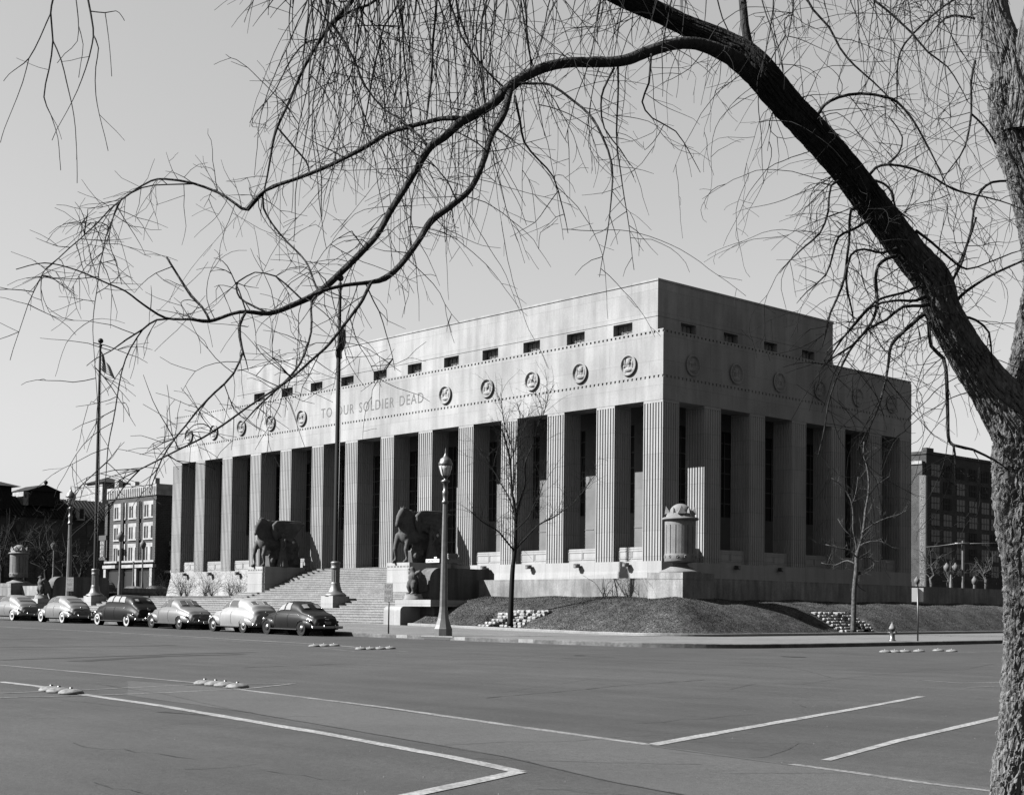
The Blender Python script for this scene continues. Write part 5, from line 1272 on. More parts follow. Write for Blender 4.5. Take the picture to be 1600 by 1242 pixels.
secondary = [
 [(722, 187, 5, 5.86), (689, 186, 3.8, 5.9), (638, 199, 4, 5.95), (604, 209, 4, 6.0), (570, 230, 4, 6.0), (537, 247, 3.5, 6.05), (503, 264, 3.3, 6.1), (462, 281, 3, 6.1), (415, 298, 2.4, 6.1), (388, 328, 3.0, 6.15), (368, 319, 2.3, 6.15), (341, 301, 2.3, 6.2), (300, 286, 2.0, 6.2), (259, 280, 1.8, 6.2), (237, 283, 1.6, 6.2), (207, 300, 1.5, 6.2), (185, 315, 1.4, 6.1), (148, 352, 1.1, 5.9), (118, 380, 1, 5.7), (81, 411, .9, 5.5), (52, 455, .8, 5.3), (30, 520, .6, 5.2)],
 [(462, 281, 2, 6.1), (428, 290, 1.8, 6.1), (405, 305, 1.8, 6.1), (386, 327, 2.2, 6.15)],
 [(307, 287, 1.5, 6.2), (262, 290, 1.2, 6.15), (222, 294, 1.2, 6.1), (190, 312, 1.3, 6.0), (176, 345, 1.1, 5.9), (172, 380, .9, 5.8), (184, 418, .7, 5.7)],
 [(190, 310, 1.2, 6.1), (170, 360, 1, 5.8), (155, 420, .9, 5.6), (146, 500, .7, 5.4), (150, 590, .5, 5.3)],
 [(580, 440, 3.0, 5.3), (571, 461, 3, 5.25), (562, 477, 3, 5.2), (531, 516, 2.7, 5.15), (516, 536, 2.7, 5.1), (500, 552, 2.4, 5.1), (472, 576, 2.2, 5.05), (437, 604, 2, 5.0), (385, 639, 1.9, 4.95), (350, 663, 1.9, 4.9), (315, 684, 1.8, 4.85), (280, 702, 1.7, 4.8), (245, 720, 1.5, 4.8), (196, 744, 1, 4.75)],
 [(327, 502, 2, 5.35), (290, 500, 1.6, 5.4), (245, 502, 1.7, 5.4), (224, 516, 1.6, 5.4), (199, 531, 1.4, 5.4), (175, 548, 1, 5.4), (150, 560, .8, 5.4)],
 [(224, 516, 1.3, 5.4), (205, 545, 1.3, 5.4), (190, 580, 1.1, 5.35), (180, 640, 1.1, 5.3), (170, 700, .9, 5.2), (166, 740, .7, 5.2)],
 [(385, 487, 2.4, 5.4), (374, 509, 2.8, 5.35), (377, 541, 2.2, 5.3), (383, 562, 1, 5.3)],
 [(378, 550, 2.2, 5.3), (364, 583, 2.0, 5.2), (336, 614, 1.9, 5.1), (308, 642, 1.8, 5.0), (290, 665, 1.8, 5.0), (273, 685, 1.6, 4.95), (252, 716, 1.3, 4.9), (241, 744, 1, 4.9)],
 [(499, 458, 2.6, 5.55), (487, 471, 2.2, 5.5), (485, 520, 2, 5.4), (470, 569, 2, 5.3), (437, 604, 1.8, 5.1), (400, 640, 1.5, 5.0)],
 [(560, -20, 4.6, 6.2), (548, 5, 4.4, 6.2), (520, 37, 4.2, 6.2), (496, 68, 3.5, 6.2), (478, 102, 2.8, 6.2), (462, 135, 2.6, 6.2), (446, 170, 2.4, 6.2), (434, 200, 2.3, 6.2), (426, 230, 2.0, 6.2), (418, 277, 1.6, 6.2), (411, 310, 1.2, 6.2)],
 [(600, -10, 2.4, 6.3), (575, 8, 2.4, 6.3), (545, 20, 2.3, 6.25), (520, 38, 2.3, 6.2)],
 [(520, 37, 2.2, 6.2), (537, 64, 2, 6.2), (556, 100, 1.8, 6.2), (571, 135, 1.7, 6.2), (598, 169, 1.6, 6.2), (625, 186, 1.6, 6.1), (638, 199, 1.4, 6.0)],
 [(500, 62, 2, 6.2), (485, 64, 1.5, 6.2), (468, 76, 1.4, 6.2), (447, 108, 1.2, 6.2), (430, 140, 1, 6.2), (405, 170, .8, 6.2)],
 [(434, 200, 1.6, 6.2), (455, 225, 1.6, 6.2), (478, 252, 1.6, 6.2), (483, 268, 1.2, 6.2)],
 [(628, -20, 1.8, 6.3), (622, 8, 1.8, 6.3), (600, 42, 1.7, 6.3), (592, 75, 1.6, 6.3), (582, 120, 1.5, 6.3), (572, 180, 1.2, 6.3), (560, 230, .9, 6.3)],
 [(625, 0, 1.7, 6.2), (628, 40, 1.6, 6.2), (631, 80, 1.5, 6.2), (636, 130, 1.4, 6.2), (644, 190, 1.2, 6.2), (648, 230, .8, 6.2)],
 [(685, -20, 2, 6.1), (682, 10, 2, 6.1), (677, 60, 2, 6.1), (675, 120, 1.8, 6.1), (670, 160, 1.6, 6.1), (664, 200, 1.2, 6.1), (655, 240, .8, 6.1)],
 [(698, -10, 1.8, 6.0), (712, 30, 1.7, 6.0), (722, 60, 1.6, 6.0), (745, 90, 1.5, 6.0), (768, 118, 1.5, 6.0), (788, 138, 1.7, 5.97)],
 [(765, -10, 1.6, 6.0), (754, 25, 1.5, 6.0), (751, 70, 1.5, 6.0), (755, 120, 1.4, 6.0), (757, 170, 1.3, 5.9), (757, 230, 1, 5.8)],
 [(668, 230, 2.6, 5.83), (658, 215, 2.2, 5.85), (636, 197, 2, 5.9)],
 [(797, 136, 3, 5.95), (811, 131, 2.6, 5.95), (835, 131, 2.4, 5.95), (861, 134, 2.2, 5.9), (895, 156, 2.1, 5.9), (922, 180, 2.1, 5.85), (942, 216, 2, 5.8), (956, 257, 1.7, 5.8), (956, 298, 1.4, 5.75), (951, 355, 1, 5.7), (942, 402, .7, 5.7)],
 [(805, 150, 2.4, 5.9), (813, 190, 2, 5.9), (820, 222, 1.8, 5.9), (842, 250, 1.5, 5.9), (865, 277, 1.3, 5.9), (878, 320, 1, 5.9), (884, 345, .7, 5.9)],
 [(960, 107, 2, 6.2), (942, 140, 1.8, 6.2), (938, 165, 1.5, 6.2), (945, 200, 1.3, 6.2), (970, 235, 1, 6.2)],
 [(1017, 85, 2, 6.2), (1014, 130, 1.7, 6.2), (1004, 160, 1.5, 6.2), (1020, 185, 1.2, 6.2), (1056, 205, 1, 6.2), (1080, 243, .7, 6.2)],
 [(966, 100, 1.8, 6.2), (964, 180, 1.5, 6.2), (965, 230, 1.3, 6.2), (972, 290, 1, 6.1), (984, 370, .6, 6.1)],
 [(388, 328, 1.8, 6.1), (410, 300, 1.6, 6.1), (412, 325, 1.8, 6.1), (425, 350, 1.6, 6.1), (450, 378, 1.6, 6.1), (478, 408, 1.6, 6.0), (490, 440, 1.8, 5.8), (499, 456, 1.8, 5.6)],
 [(260, 401, 1.6, 5.5), (280, 435, 1.8, 5.5), (298, 462, 2.4, 5.45), (315, 480, 1.8, 5.4), (327, 502, 2, 5.35)],
 [(398, 425, 1, 5.5), (372, 440, 1.3, 5.5), (371, 458, 1.4, 5.5), (383, 472, 1.6, 5.5), (420, 489, 1.8, 5.45)],
 [(398, 425, 1, 5.5), (430, 430, 1.3, 5.5), (460, 455, 1.4, 5.5), (475, 470, 1.6, 5.5)],
 # vertical stem and sucker above the fork
 [(1172, 95, 10, 6.5), (1170, 72, 7.5, 6.5), (1163, 40, 6.5, 6.5), (1160, 0, 6, 6.52), (1150, -80, 5, 6.6), (1120, -200, 3, 6.8)],
 # arches right of the limb
 [(1275, 186, 3, 6.6), (1286, 165, 2.6, 6.6), (1310, 152, 2.6, 6.6), (1345, 147, 2.6, 6.6), (1385, 153, 2.4, 6.6), (1402, 160, 2.4, 6.6), (1425, 185, 2.0, 6.6), (1440, 212, 1.8, 6.6), (1463, 255, 1.4, 6.6), (1478, 290, 1, 6.6)],
 [(1355, 278, 2.6, 6.7), (1368, 262, 2.4, 6.7), (1390, 257, 2.3, 6.7), (1425, 262, 2.2, 6.7), (1460, 278, 2, 6.8), (1490, 296, 1.8, 6.8), (1540, 308, 1.4, 6.9), (1580, 320, 1, 6.9)],
 [(1358, 280, 2.4, 6.7), (1380, 286, 2.2, 6.7), (1394, 300, 2.2, 6.7), (1400, 325, 1.8, 6.7), (1420, 342, 1.2, 6.7)],
 [(1388, 255, 1.6, 6.7), (1405, 240, 1.5, 6.7), (1410, 215, 1.3, 6.7), (1395, 190, 1, 6.7)],
 [(1250, -20, 2, 6.6), (1270, 15, 2, 6.6), (1295, 42, 1.9, 6.6), (1312, 75, 1.8, 6.6), (1335, 102, 1.7, 6.6), (1365, 130, 1.4, 6.6), (1400, 165, 1.1, 6.6)],
 [(1360, -5, 1.6, 7), (1370, 5, 2.2, 7), (1395, 25, 2, 7), (1425, 52, 2, 7), (1450, 82, 1.7, 7), (1480, 105, 1.3, 7), (1500, 135, 1, 7)],
 [(1500, -5, 1.8, 7), (1475, 10, 1.8, 7), (1428, 52, 1.7, 7), (1408, 80, 1.6, 7), (1402, 110, 1.5, 7), (1401, 150, 1.2, 7)],
 [(1525, 95, 2.2, 7.1), (1518, 130, 2.0, 7.1), (1518, 175, 1.9, 7.1), (1512, 215, 1.7, 7), (1500, 245, 1.3, 7), (1480, 272, 1, 7)],
 [(1518, 178, 1.8, 7.1), (1540, 200, 1.6, 7.1), (1556, 225, 1.6, 7.1)],
 [(1571, 283, 2.0, 7.1), (1550, 285, 2, 7.0), (1532, 300, 2, 7.0), (1522, 325, 1.9, 7), (1517, 360, 1.8, 7), (1505, 400, 1.8, 7), (1495, 425, 1.8, 6.9), (1484, 447, 2, 6.8)],
 [(1524, 30, 2, 7.1), (1500, 25, 1.8, 7.1), (1475, 30, 1.5, 7.1), (1455, 55, 1.1, 7.1)],
 [(1497, 468, 3, 6.8), (1510, 455, 2.6, 6.8), (1540, 435, 2.2, 6.8), (1575, 418, 2, 6.8), (1610, 405, 1.6, 6.8)],
 [(1484, 447, 2, 6.8), (1500, 415, 2, 6.8), (1510, 385, 1.8, 6.8), (1525, 340, 1.6, 6.8)],
 [(1508, 495, 2.6, 6.8), (1525, 500, 2.4, 6.8), (1545, 520, 2, 6.8), (1550, 560, 1.5, 6.8)],
 [(1430, 360, 2.6, 6.7), (1455, 378, 2.2, 6.7), (1485, 405, 2, 6.7), (1510, 420, 1.7, 6.7), (1545, 410, 1.4, 6.7), (1580, 395, 1.2, 6.7)],
 # hanging from the underside of the limb
 [(1420, 394, 4, 6.75), (1398, 400, 3.4, 6.7), (1385, 405, 3, 6.65), (1372, 415, 2.8, 6.6), (1368, 435, 2.8, 6.55), (1370, 470, 2.8, 6.5), (1366, 495, 2.6, 6.5), (1355, 515, 2.4, 6.45), (1330, 540, 2, 6.4), (1300, 560, 1.5, 6.3)],
 [(1472, 488, 4, 6.82), (1445, 490, 3.8, 6.8), (1425, 505, 3.4, 6.75), (1400, 530, 3.2, 6.7), (1390, 548, 2.8, 6.65), (1385, 590, 2.4, 6.6), (1370, 640, 2, 6.5), (1350, 680, 1.6, 6.45)],
 [(1478, 497, 3.8, 6.82), (1452, 492, 3.4, 6.8), (1455, 540, 3, 6.75), (1475, 560, 3.2, 6.75), (1480, 600, 3.2, 6.7), (1481, 650, 3, 6.7), (1480, 680, 2.8, 6.65), (1488, 695, 2.8, 6.6), (1520, 703, 2.4, 6.6), (1556, 722, 2, 6.6)],
 [(1488, 693, 2.2, 6.6), (1492, 710, 1.8, 6.6), (1492, 740, 1.3, 6.6)],
 [(1465, 474, 3.4, 6.8), (1440, 478, 3, 6.7), (1410, 480, 2.6, 6.65), (1385, 500, 2.4, 6.6), (1355, 515, 2.2, 6.6), (1320, 560, 2, 6.5), (1298, 620, 1.6, 6.4), (1285, 680, 1.2, 6.4)],
 [(1460, 458, 3.2, 6.78), (1430, 470, 2.8, 6.7), (1395, 470, 2.2, 6.6), (1360, 480, 2, 6.6), (1320, 525, 1.7, 6.5), (1300, 540, 1, 6.5)],
 [(1356, 318, 3, 6.68), (1330, 330, 2.4, 6.6), (1326, 380, 2.3, 6.55), (1322, 420, 2.3, 6.5), (1315, 450, 2.3, 6.5), (1298, 490, 2, 6.45), (1290, 520, 1.6, 6.4)],
 [(1326, 276, 2.6, 6.65), (1300, 290, 2, 6.6), (1295, 330, 2, 6.55), (1280, 365, 1.8, 6.5), (1255, 388, 1.5, 6.5), (1232, 410, 1.1, 6.5)],
 [(1448, 440, 3, 6.77), (1420, 455, 2.4, 6.7), (1400, 460, 2.2, 6.6), (1368, 470, 2, 6.5), (1340, 500, 1.8, 6.5), (1305, 545, 1.2, 6.5)],
 [(1372, 338, 2.8, 6.7), (1340, 355, 2.2, 6.6), (1310, 370, 2.2, 6.5), (1300, 400, 2, 6.5), (1290, 430, 1.5, 6.5), (1262, 455, 1, 6.5)],
 [(1408, 385, 2.8, 6.72), (1380, 395, 2.2, 6.6), (1350, 390, 2, 6.5), (1330, 400, 2, 6.5), (1322, 440, 1.8, 6.5), (1330, 480, 1.5, 6.5)],
 # top left twigs hanging from outside
 [(90, -30, 2, 5.2), (84, 0, 1.8, 5.2), (80, 22, 1.6, 5.2), (82, 65, 1.5, 5.2), (76, 110, 1.3, 5.2), (70, 153, 1.3, 5.2), (80, 180, .8, 5.2), (90, 215, .6, 5.2), (93, 245, .4, 5.2)],
 [(80, 22, 1.2, 5.2), (62, 60, 1.1, 5.2), (45, 92, 1.1, 5.2), (30, 105, .8, 5.2), (14, 116, .6, 5.2)],
 [(45, 92, .9, 5.2), (35, 130, .8, 5.2), (18, 175, .6, 5.2), (8, 203, .4, 5.2)],
 [(82, 65, 1.2, 5.2), (95, 95, 1.1, 5.2), (105, 130, 1, 5.2), (112, 165, .8, 5.2), (116, 200, .7, 5.2), (119, 252, .5, 5.2)],
 [(130, -30, 2, 5.3), (138, 0, 1.8, 5.3), (146, 45, 1.5, 5.3), (144, 70, 1.3, 5.3), (134, 108, 1, 5.3), (122, 142, .8, 5.3), (105, 175, .6, 5.3), (90, 200, .4, 5.3)],
 [(146, 55, 1.2, 5.3), (154, 75, 1, 5.3), (150, 105, .9, 5.3), (150, 150, .8, 5.3), (155, 180, .6, 5.3), (164, 213, .4, 5.3)],
 [(142, 18, 1.2, 5.3), (165, 20, 1, 5.3), (182, 17, .7, 5.3), (190, 24, .4, 5.3)], [(165, 20, .8, 5.3), (170, 60, .6, 5.3), (173, 95, .4, 5.3)],
 [(118, -10, 1, 5.3), (123, 30, .9, 5.3), (121, 65, .6, 5.3), (101, 83, .4, 5.3)], [(123, 40, .8, 5.3), (130, 70, .6, 5.3), (126, 100, .4, 5.3)],
]
carriers = []                                             # (samples, weight, style)
br = MB()
for pts in secondary:
    x_, y_, h_, t_ = pts[-1]; px_, py_, ph_, pt_ = pts[-2]
    if h_ < 2.1 and pts[0][2] > h_*1.25: pts = [(x, y, hw*.92, t) for x, y, hw, t in pts]+[(x_+(x_-px_)*.6, y_+(y_-py_)*.6+4, .45, t_)]
    S = spline([TP(*p) for p in pts], .05)
    # add small natural kinks
    S = [(p+Vector((mn.noise(p*6), mn.noise(p*6+Vector((9, 0, 0))), mn.noise(p*6+Vector((0, 9, 0)))))*.006, max(r, .0013)) for p, r in S]
    br.tube([p for p, r in S], [r for p, r in S], 6); carriers.append(S)
br.build('branches', M['bark_dark'], big)
# ---- twigs grown from the branches
tw = MB(); tr = random.Random(17)
def tri_tube(mb, pts, r0, r1):
    n = 3; N = len(pts); o = len(mb.v)
    u = Vector((tr.uniform(-1, 1), tr.uniform(-1, 1), .2)).normalized()
    for i, p in enumerate(pts):
        t = pts[min(i+1, N-1)]-pts[max(i-1, 0)]
        if t.length < 1e-7: t = Vector((0, 0, -1))
        t.normalize(); u = u-t*u.dot(t)
        if u.length < 1e-4: u = t.orthogonal()
        u.normalize(); v = t.cross(u); r = r0+(r1-r0)*i/(N-1)
        for k in range(3):
            a = 2.0944*k; q = p+(u*math.cos(a)+v*math.sin(a))*r; mb.v.append((q.x, q.y, q.z))
    for j in range(N-1):
        for k in range(3): mb.f.append((o+j*3+k, o+j*3+(k+1) % 3, o+(j+1)*3+(k+1) % 3, o+(j+1)*3+k)); mb.sm.append(True)
CNT = [0]
def grow(p, d, L, r, droop, wig, lvl, mb=None, spur=1.0, step=.045, curl=1.0):
    mb = tw if mb is None else mb
    pts = [p.copy()]; q = p.copy(); d = d.normalized(); n = max(3, int(L/step)); sd_ = tr.uniform(0, 100); kinks = []
    ax = Vector((tr.gauss(0, 1), tr.gauss(0, 1), tr.gauss(0, 1))); cv = tr.gauss(0, 1)*2.8*curl*step*(1 if step < .1 else .2)
    f_ = 7.0 if step < .1 else .9
    for i in range(n):
        d = (d+ax.cross(d)*cv*(1-.6*i/n)+Vector((0, 0, -droop))+Vector((mn.noise(q*f_+Vector((sd_, 0, 0))), mn.noise(q*f_+Vector((0, sd_, 0))), .7*mn.noise(q*f_+Vector((0, 0, sd_)))))*wig+Vector((tr.gauss(0, 1), tr.gauss(0, 1), tr.gauss(0, 1)))*wig*.42).normalized()
        q = q+d*step; pts.append(q.copy()); kinks.append(d.copy())
    tri_tube(mb, pts, r, max(.0009, r*.38)); CNT[0] += 1
    if lvl > 0:
        k = tr.randint(1, 2) if lvl == 2 else tr.randint(3, 5) if lvl > 2 else int(L*spur*tr.uniform(3, 8))
        for _ in range(k):
            i = tr.randint(int(n*.1), n-1); dd = (kinks[i]*.55+Vector((tr.gauss(0, 1), tr.gauss(0, 1), tr.gauss(0, .9)))*.6)
            grow(pts[i], dd, (L*tr.uniform(.35, .8) if lvl > 1 else tr.uniform(.03, .13)), r*(.66 if lvl > 1 else .55), droop*(1 if lvl > 1 else .4), wig*1.15, lvl-1, mb, spur, step if (lvl > 1 or step > .1) else .024, curl)
def clothe(S, dens, Lr, r, droop, wig, lvl=2, up=0.0, i0=0, i1=None, spread=1.0, spur=1.0, curl=.8):
    S = S[i0:i1]; acc = 0
    for (a, ra), (b_, rb) in zip(S[:-1], S[1:]):
        acc += (b_-a).length*dens
        while acc > 1 or tr.random() < acc*.0:
            acc -= 1+tr.uniform(-.5, .5)
            t = (b_-a).normalized(); o = Vector((tr.gauss(0, 1), tr.gauss(0, 1), tr.gauss(0, 1))); o = (o-t*o.dot(t)).normalized()
            o = (o*spread+t*tr.uniform(0, .9)+Vector((0, 0, up))).normalized()
            grow(a+o*ra*.6, o, tr.uniform(*Lr), r*tr.uniform(.75, 1.15), droop, wig, lvl, spur=spur, curl=curl)
# from fine branches
for S in carriers:
    L = sum((S[i+1][0]-S[i][0]).length for i in range(len(S)-1)); rmean = S[0][1]
    x0 = (S[0][0]-CAM).dot(RT)/(S[0][0]-CAM).dot(FW)*CF+800; y0 = CYP-(S[0][0]-CAM).dot(UP)/(S[0][0]-CAM).dot(FW)*CF
    if x0 < 200 and y0 < 120: clothe(S, 3, (.05, .25), .0012, .01, .16, 1, spur=.6)
    elif x0 > 1230: clothe(S, 15, (.08, .6), .0023, .06, .25, 2)
    else: clothe(S, 12, (.06, .38), .0021, .05, .26, 2 if tr.random() < .7 else 1)
# thick limbs: hanging strands
nl = len(limb)
def frac(S, a, b_): return dict(i0=int(len(S)*a), i1=int(len(S)*b_))
proj = lambda p: (800+CF*(p-CAM).dot(RT)/(p-CAM).dot(FW), CYP-CF*(p-CAM).dot(UP)/(p-CAM).dot(FW))
def between(S, x0, x1): 
    idx = [i for i, (p, r) in enumerate(S) if x0 <= proj(p)[0] <= x1]
    return dict(i0=min(idx), i1=max(idx)+1)
clothe(limb, 22, (.15, .8), .0032, .09, .22, 2, up=-.2, **between(limb, 1400, 1560))
clothe(limb, 30, (.15, .8), .0028, .1, .22, 2, up=-.1, **between(limb, 1200, 1400))
clothe(limb, 24, (.15, .7), .0026, .11, .2, 2, up=-.3, **between(limb, 960, 1200))
clothe(limb, 16, (.6, 1.5), .0036, .1, .11, 2, up=-.5, curl=.3, **between(limb, 560, 960))
clothe(limb, 7, (.3, .7), .0024, .12, .14, 2, up=-.3, **between(limb, 400, 560))
clothe(b1, 14, (.15, .7), .0025, .1, .22, 2, **between(b1, 800, 1120))
clothe(b1, 16, (.1, .5), .0024, .07, .24, 2, **between(b1, 500, 800))
clothe(b1, 10, (.12, .42), .0020, .07, .2, 2, **between(b1, 200, 500))
clothe(b2, 13, (.12, .5), .0024, .08, .22, 2)
for S_, a_, b_, dn in ((b1, 200, 800, 2.4), (b2, 480, 800, 2.4), (limb, 1180, 1560, 2.6), (b1, 800, 1120, 1.6)):
    clothe(S_, dn, (.35, .8), .0034, .09, .2, 3, curl=.6, **between(S_, a_, b_))
for S in carriers[:12]: clothe(S, 1.7, (.15, .42), .0030, .09, .2, 3, curl=.6, up=-.3)
clothe(stemA, 12, (.2, .7), .0024, .06, .2, 2, spread=1.2)
clothe(trunk, 9, (.1, .7), .0026, .06, .2, 2, i0=int(len(trunk)*.64), i1=int(len(trunk)*.97), spread=1.2)
# strands that come down from boughs above the picture
for x0, x1, y0, n_, tt, Lr in ((480, 820, -40, 100, 6.2, (.4, 1.35)), (830, 1130, -30, 34, 6.4, (.15, .55)), (1180, 1520, -30, 44, 6.8, (.2, .95)), (1440, 1600, -30, 14, 7.0, (.2, .6)), (400, 520, -20, 9, 6.1, (.15, .4))):
    for _ in range(n_):
        p = PT(tr.uniform(x0, x1), y0+tr.uniform(-30, 20), tt+tr.uniform(-.5, .5))
        grow(p, Vector((tr.gauss(0, .35), tr.gauss(0, .35), -1)), tr.uniform(*Lr), tr.uniform(.0018, .0042), .075, .12, 2, curl=.3)
tw.build('twigs', M['twig'], big)
print('twigs', CNT[0], len(tw.f))
# unseen boughs that carry those strands
bo = MB()
for pts in ([(1160, -80, 5, 6.6), (1240, -70, 4, 6.7), (1340, -50, 3, 6.8), (1440, -60, 3, 7.0), (1530, -110, 4, 7.2)], [(900, -40, 6, 6.35), (780, -60, 4, 6.5), (640, -60, 3, 6.6), (500, -55, 2, 6.6)], [(330, -90, 4, 5.9), (250, -60, 3, 5.6), (170, -40, 2.5, 5.4), (90, -40, 2, 5.2), (20, -60, 1.5, 5.1)]):
    S = spline([TP(*p) for p in pts], .08); bo.tube([p for p, r in S], [r for p, r in S], 6)
bo.build('upper_boughs', M['bark_dark'], big)
# ================================================================== YOUNG STREET TREES
def young_tree(label, trace, m, seed, dens=7, Lr=(.5, 1.6), r=.012, base=None, lvl=2, up=.25, group='young bare trees on the grass bank', name='young_tree', droop=-.03):
    tr.seed(seed); S0_ = spline([(PT(x, y, t), hw*t/CF) for x, y, hw, t in trace[0]], .25)
    b0 = S0_[0][0]; t = thing(name, label, 'tree', (b0.x, b0.y, b0.z), group=group)
    mb = MB(); mb.tube([p for p, r_ in S0_], [max(r_, .008) for p, r_ in S0_], 8); mb.build('trunk', m, t)
    br_ = MB(); cs = [S0_[int(len(S0_)*.32):]]
    for pts in trace[1:]:
        S = spline([(PT(x, y, t_), hw*.7*t_/CF) for x, y, hw, t_ in pts], .25); S = [(p+Vector((mn.noise(p), mn.noise(p+Vector((5, 0, 0))), mn.noise(p+Vector((0, 5, 0)))))*.12, max(.011, q)) for p, q in S]
        br_.tube([p for p, q in S], [q for p, q in S], 5); cs.append(S)
    br_.build('limbs', m, t); twg = MB()
    for S in cs:
        acc = 0
        for (a, ra), (b_, rb) in zip(S[:-1], S[1:]):
            acc += (b_-a).length*dens*.3
            while acc > 1:
                acc -= 1; tt = (b_-a).normalized(); o = Vector((tr.gauss(0, 1), tr.gauss(0, 1), tr.gauss(0, .6))).normalized()
                grow(a, (o*.7+tt*.6+Vector((0, 0, up))).normalized(), tr.uniform(*Lr), r, droop, .12, lvl, twg, .6, step=.16)
    twg.build('twigs', m, t); return t
D1 = (T1-CAM).dot(FW); D2 = (T2-CAM).dot(FW)
young_tree('slender bare young tree in front of the middle bays, rising from the left stone pit', [
 [(797, 978, 5, D1), (799, 930, 4, D1), (801, 890, 3.6, D1), (805, 850, 2.9, D1), (805, 800, 2.2, D1), (800, 767, 1.8, D1), (797, 721, 1.4, D1), (790, 690, 1.6, D1), (784, 670, 1.2, D1)],
 [(806, 815, 2.4, D1), (812, 780, 2.2, D1), (821, 755, 2, D1), (822, 720, 1.6, D1-.5), (833, 690, 1.4, D1), (842, 665, 1.2, D1), (848, 648, 1.1, D1), (856, 622, .8, D1), (865, 598, .6, D1)],
 [(806, 858, 2.4, D1), (832, 829, 1.8, D1+.8), (860, 808, 1.4, D1+1.3), (881, 796, 1.2, D1+1.5), (905, 775, 1, D1+1.8), (927, 747, .7, D1+2)],
 [(804, 860, 2.2, D1), (780, 832, 1.6, D1-.5), (751, 812, 1.2, D1-.8), (733, 797, .8, D1-1)],
 [(803, 800, 1.6, D1), (790, 770, 1.4, D1+.5), (775, 742, 1.2, D1+1), (760, 720, .9, D1+1), (750, 700, .6, D1+1)],
 [(801, 768, 1.8, D1), (803, 730, 1.5, D1), (800, 700, 1.4, D1), (792, 670, 1.1, D1), (785, 640, .9, D1), (781, 612, .6, D1)],
 [(797, 721, 1.3, D1), (806, 695, 1.1, D1), (812, 660, .9, D1), (808, 630, .7, D1)],
 [(822, 740, 1.3, D1), (812, 700, 1, D1+.5), (820, 668, .8, D1+.5), (828, 640, .6, D1)],
 [(842, 665, 1, D1), (846, 640, .8, D1), (840, 615, .6, D1)], [(806, 830, 1.6, D1), (830, 800, 1.2, D1-1), (845, 770, .9, D1-1.5), (850, 740, .6, D1-1.5)]],
 M['twig'], 5, dens=19, Lr=(.4, 2.2), r=.013, up=.5)
young_tree('slender bare young tree against the shaded side piers, rising from the right stone pit', [
 [(1333, 989, 4.5, D2), (1334, 955, 4, D2), (1335, 920, 3.8, D2), (1338, 890, 3.4, D2), (1339, 867, 3.2, D2), (1345, 845, 2.5, D2), (1350, 822, 2.1, D2), (1352, 800, 2, D2), (1357, 770, 1.6, D2), (1357, 745, 1.5, D2), (1353, 722, 1.3, D2), (1349, 712, 1, D2), (1350, 690, .7, D2)],
 [(1339, 867, 2.2, D2), (1336, 840, 2, D2), (1333, 815, 1.7, D2), (1332, 790, 1.5, D2), (1327, 776, 1.4, D2), (1318, 765, 1.2, D2), (1308, 755, 1, D2), (1299, 748, .7, D2)],
 [(1332, 790, 1.2, D2), (1338, 765, 1, D2), (1340, 745, .8, D2)],
 [(1339, 868, 1.8, D2), (1325, 860, 1.6, D2-.5), (1310, 856, 1.4, D2-1), (1290, 852, 1, D2-1)],
 [(1337, 880, 1.6, D2), (1325, 877, 1.4, D2+.5), (1305, 882, 1.2, D2+1), (1284, 880, .8, D2+1)],
 [(1348, 835, 1.6, D2), (1362, 820, 1.4, D2), (1377, 811, 1.2, D2), (1400, 806, 1, D2), (1420, 795, .7, D2)],
 [(1344, 852, 1.4, D2), (1360, 845, 1.2, D2-.5), (1385, 848, .9, D2-.5), (1400, 860, .6, D2-.5)],
 [(1342, 868, 1.3, D2), (1357, 870, 1.1, D2+.5), (1365, 880, .9, D2+.5), (1360, 890, .7, D2)],
 [(1337, 905, 1.3, D2), (1342, 918, 1.1, D2), (1352, 923, .7, D2)], [(1336, 842, 1.3, D2), (1322, 830, 1.1, D2), (1310, 812, .8, D2)], [(1355, 775, 1.2, D2), (1370, 760, 1, D2), (1390, 745, .7, D2)]],
 M['youngbark'], 6, dens=11, Lr=(.3, 1.5), r=.010, up=.3)
# shrubs along walls
def shrub(x, y, z, h, n, label, seed, spread=.5, group='bare shrubs', r=.012, m=None):
    tr.seed(seed); t = thing('bare_shrub', label, 'shrub', (x, y, z), group=group); mb = MB()
    for _ in range(n):
        a = tr.uniform(0, 2*pi); d = Vector((math.cos(a)*spread, math.sin(a)*spread*.5, 1))
        grow(Vector((x+tr.uniform(-.15, .15), y+tr.uniform(-.1, .1), z)), d, h*tr.uniform(.6, 1.1), r, -.02, .09, 2, mb, .5, step=.12)
    mb.build('stems', m or M['twig'], t); return t
i = 0; pos = ['first', 'second', 'third', 'fourth', 'fifth', 'sixth', 'seventh', 'eighth', 'ninth']
for k in range(9):
    x = -59.2+k*2.1; shrub(x, -2.0-.6*(k % 2), 2.25, 2.0+.35*((k*7) % 3), 34, f'bare twiggy shrub against the left podium wall, {pos[k]} from its left end', 60+k, .8, 'bare shrubs along the podium')
for x_, n_, h_, lb in ((945, 9, 1.15, 'bare multi-stemmed shrub against the stained terrace wall between tree and urn'), (985, 4, 1.1, 'small bare shrub against the terrace wall close to the urn pedestal')):
    p = onY(x_, 934, -12.3); shrub(p.x, p.y, 2.0, h_, n_, lb, int(x_), .55, r=.02)
# ================================================================== BACKGROUND BUILDINGS
def bthing(name, label, P, cat='building', group=None): return thing(name, label, cat, (P.x, P.y, 0), 0, group)
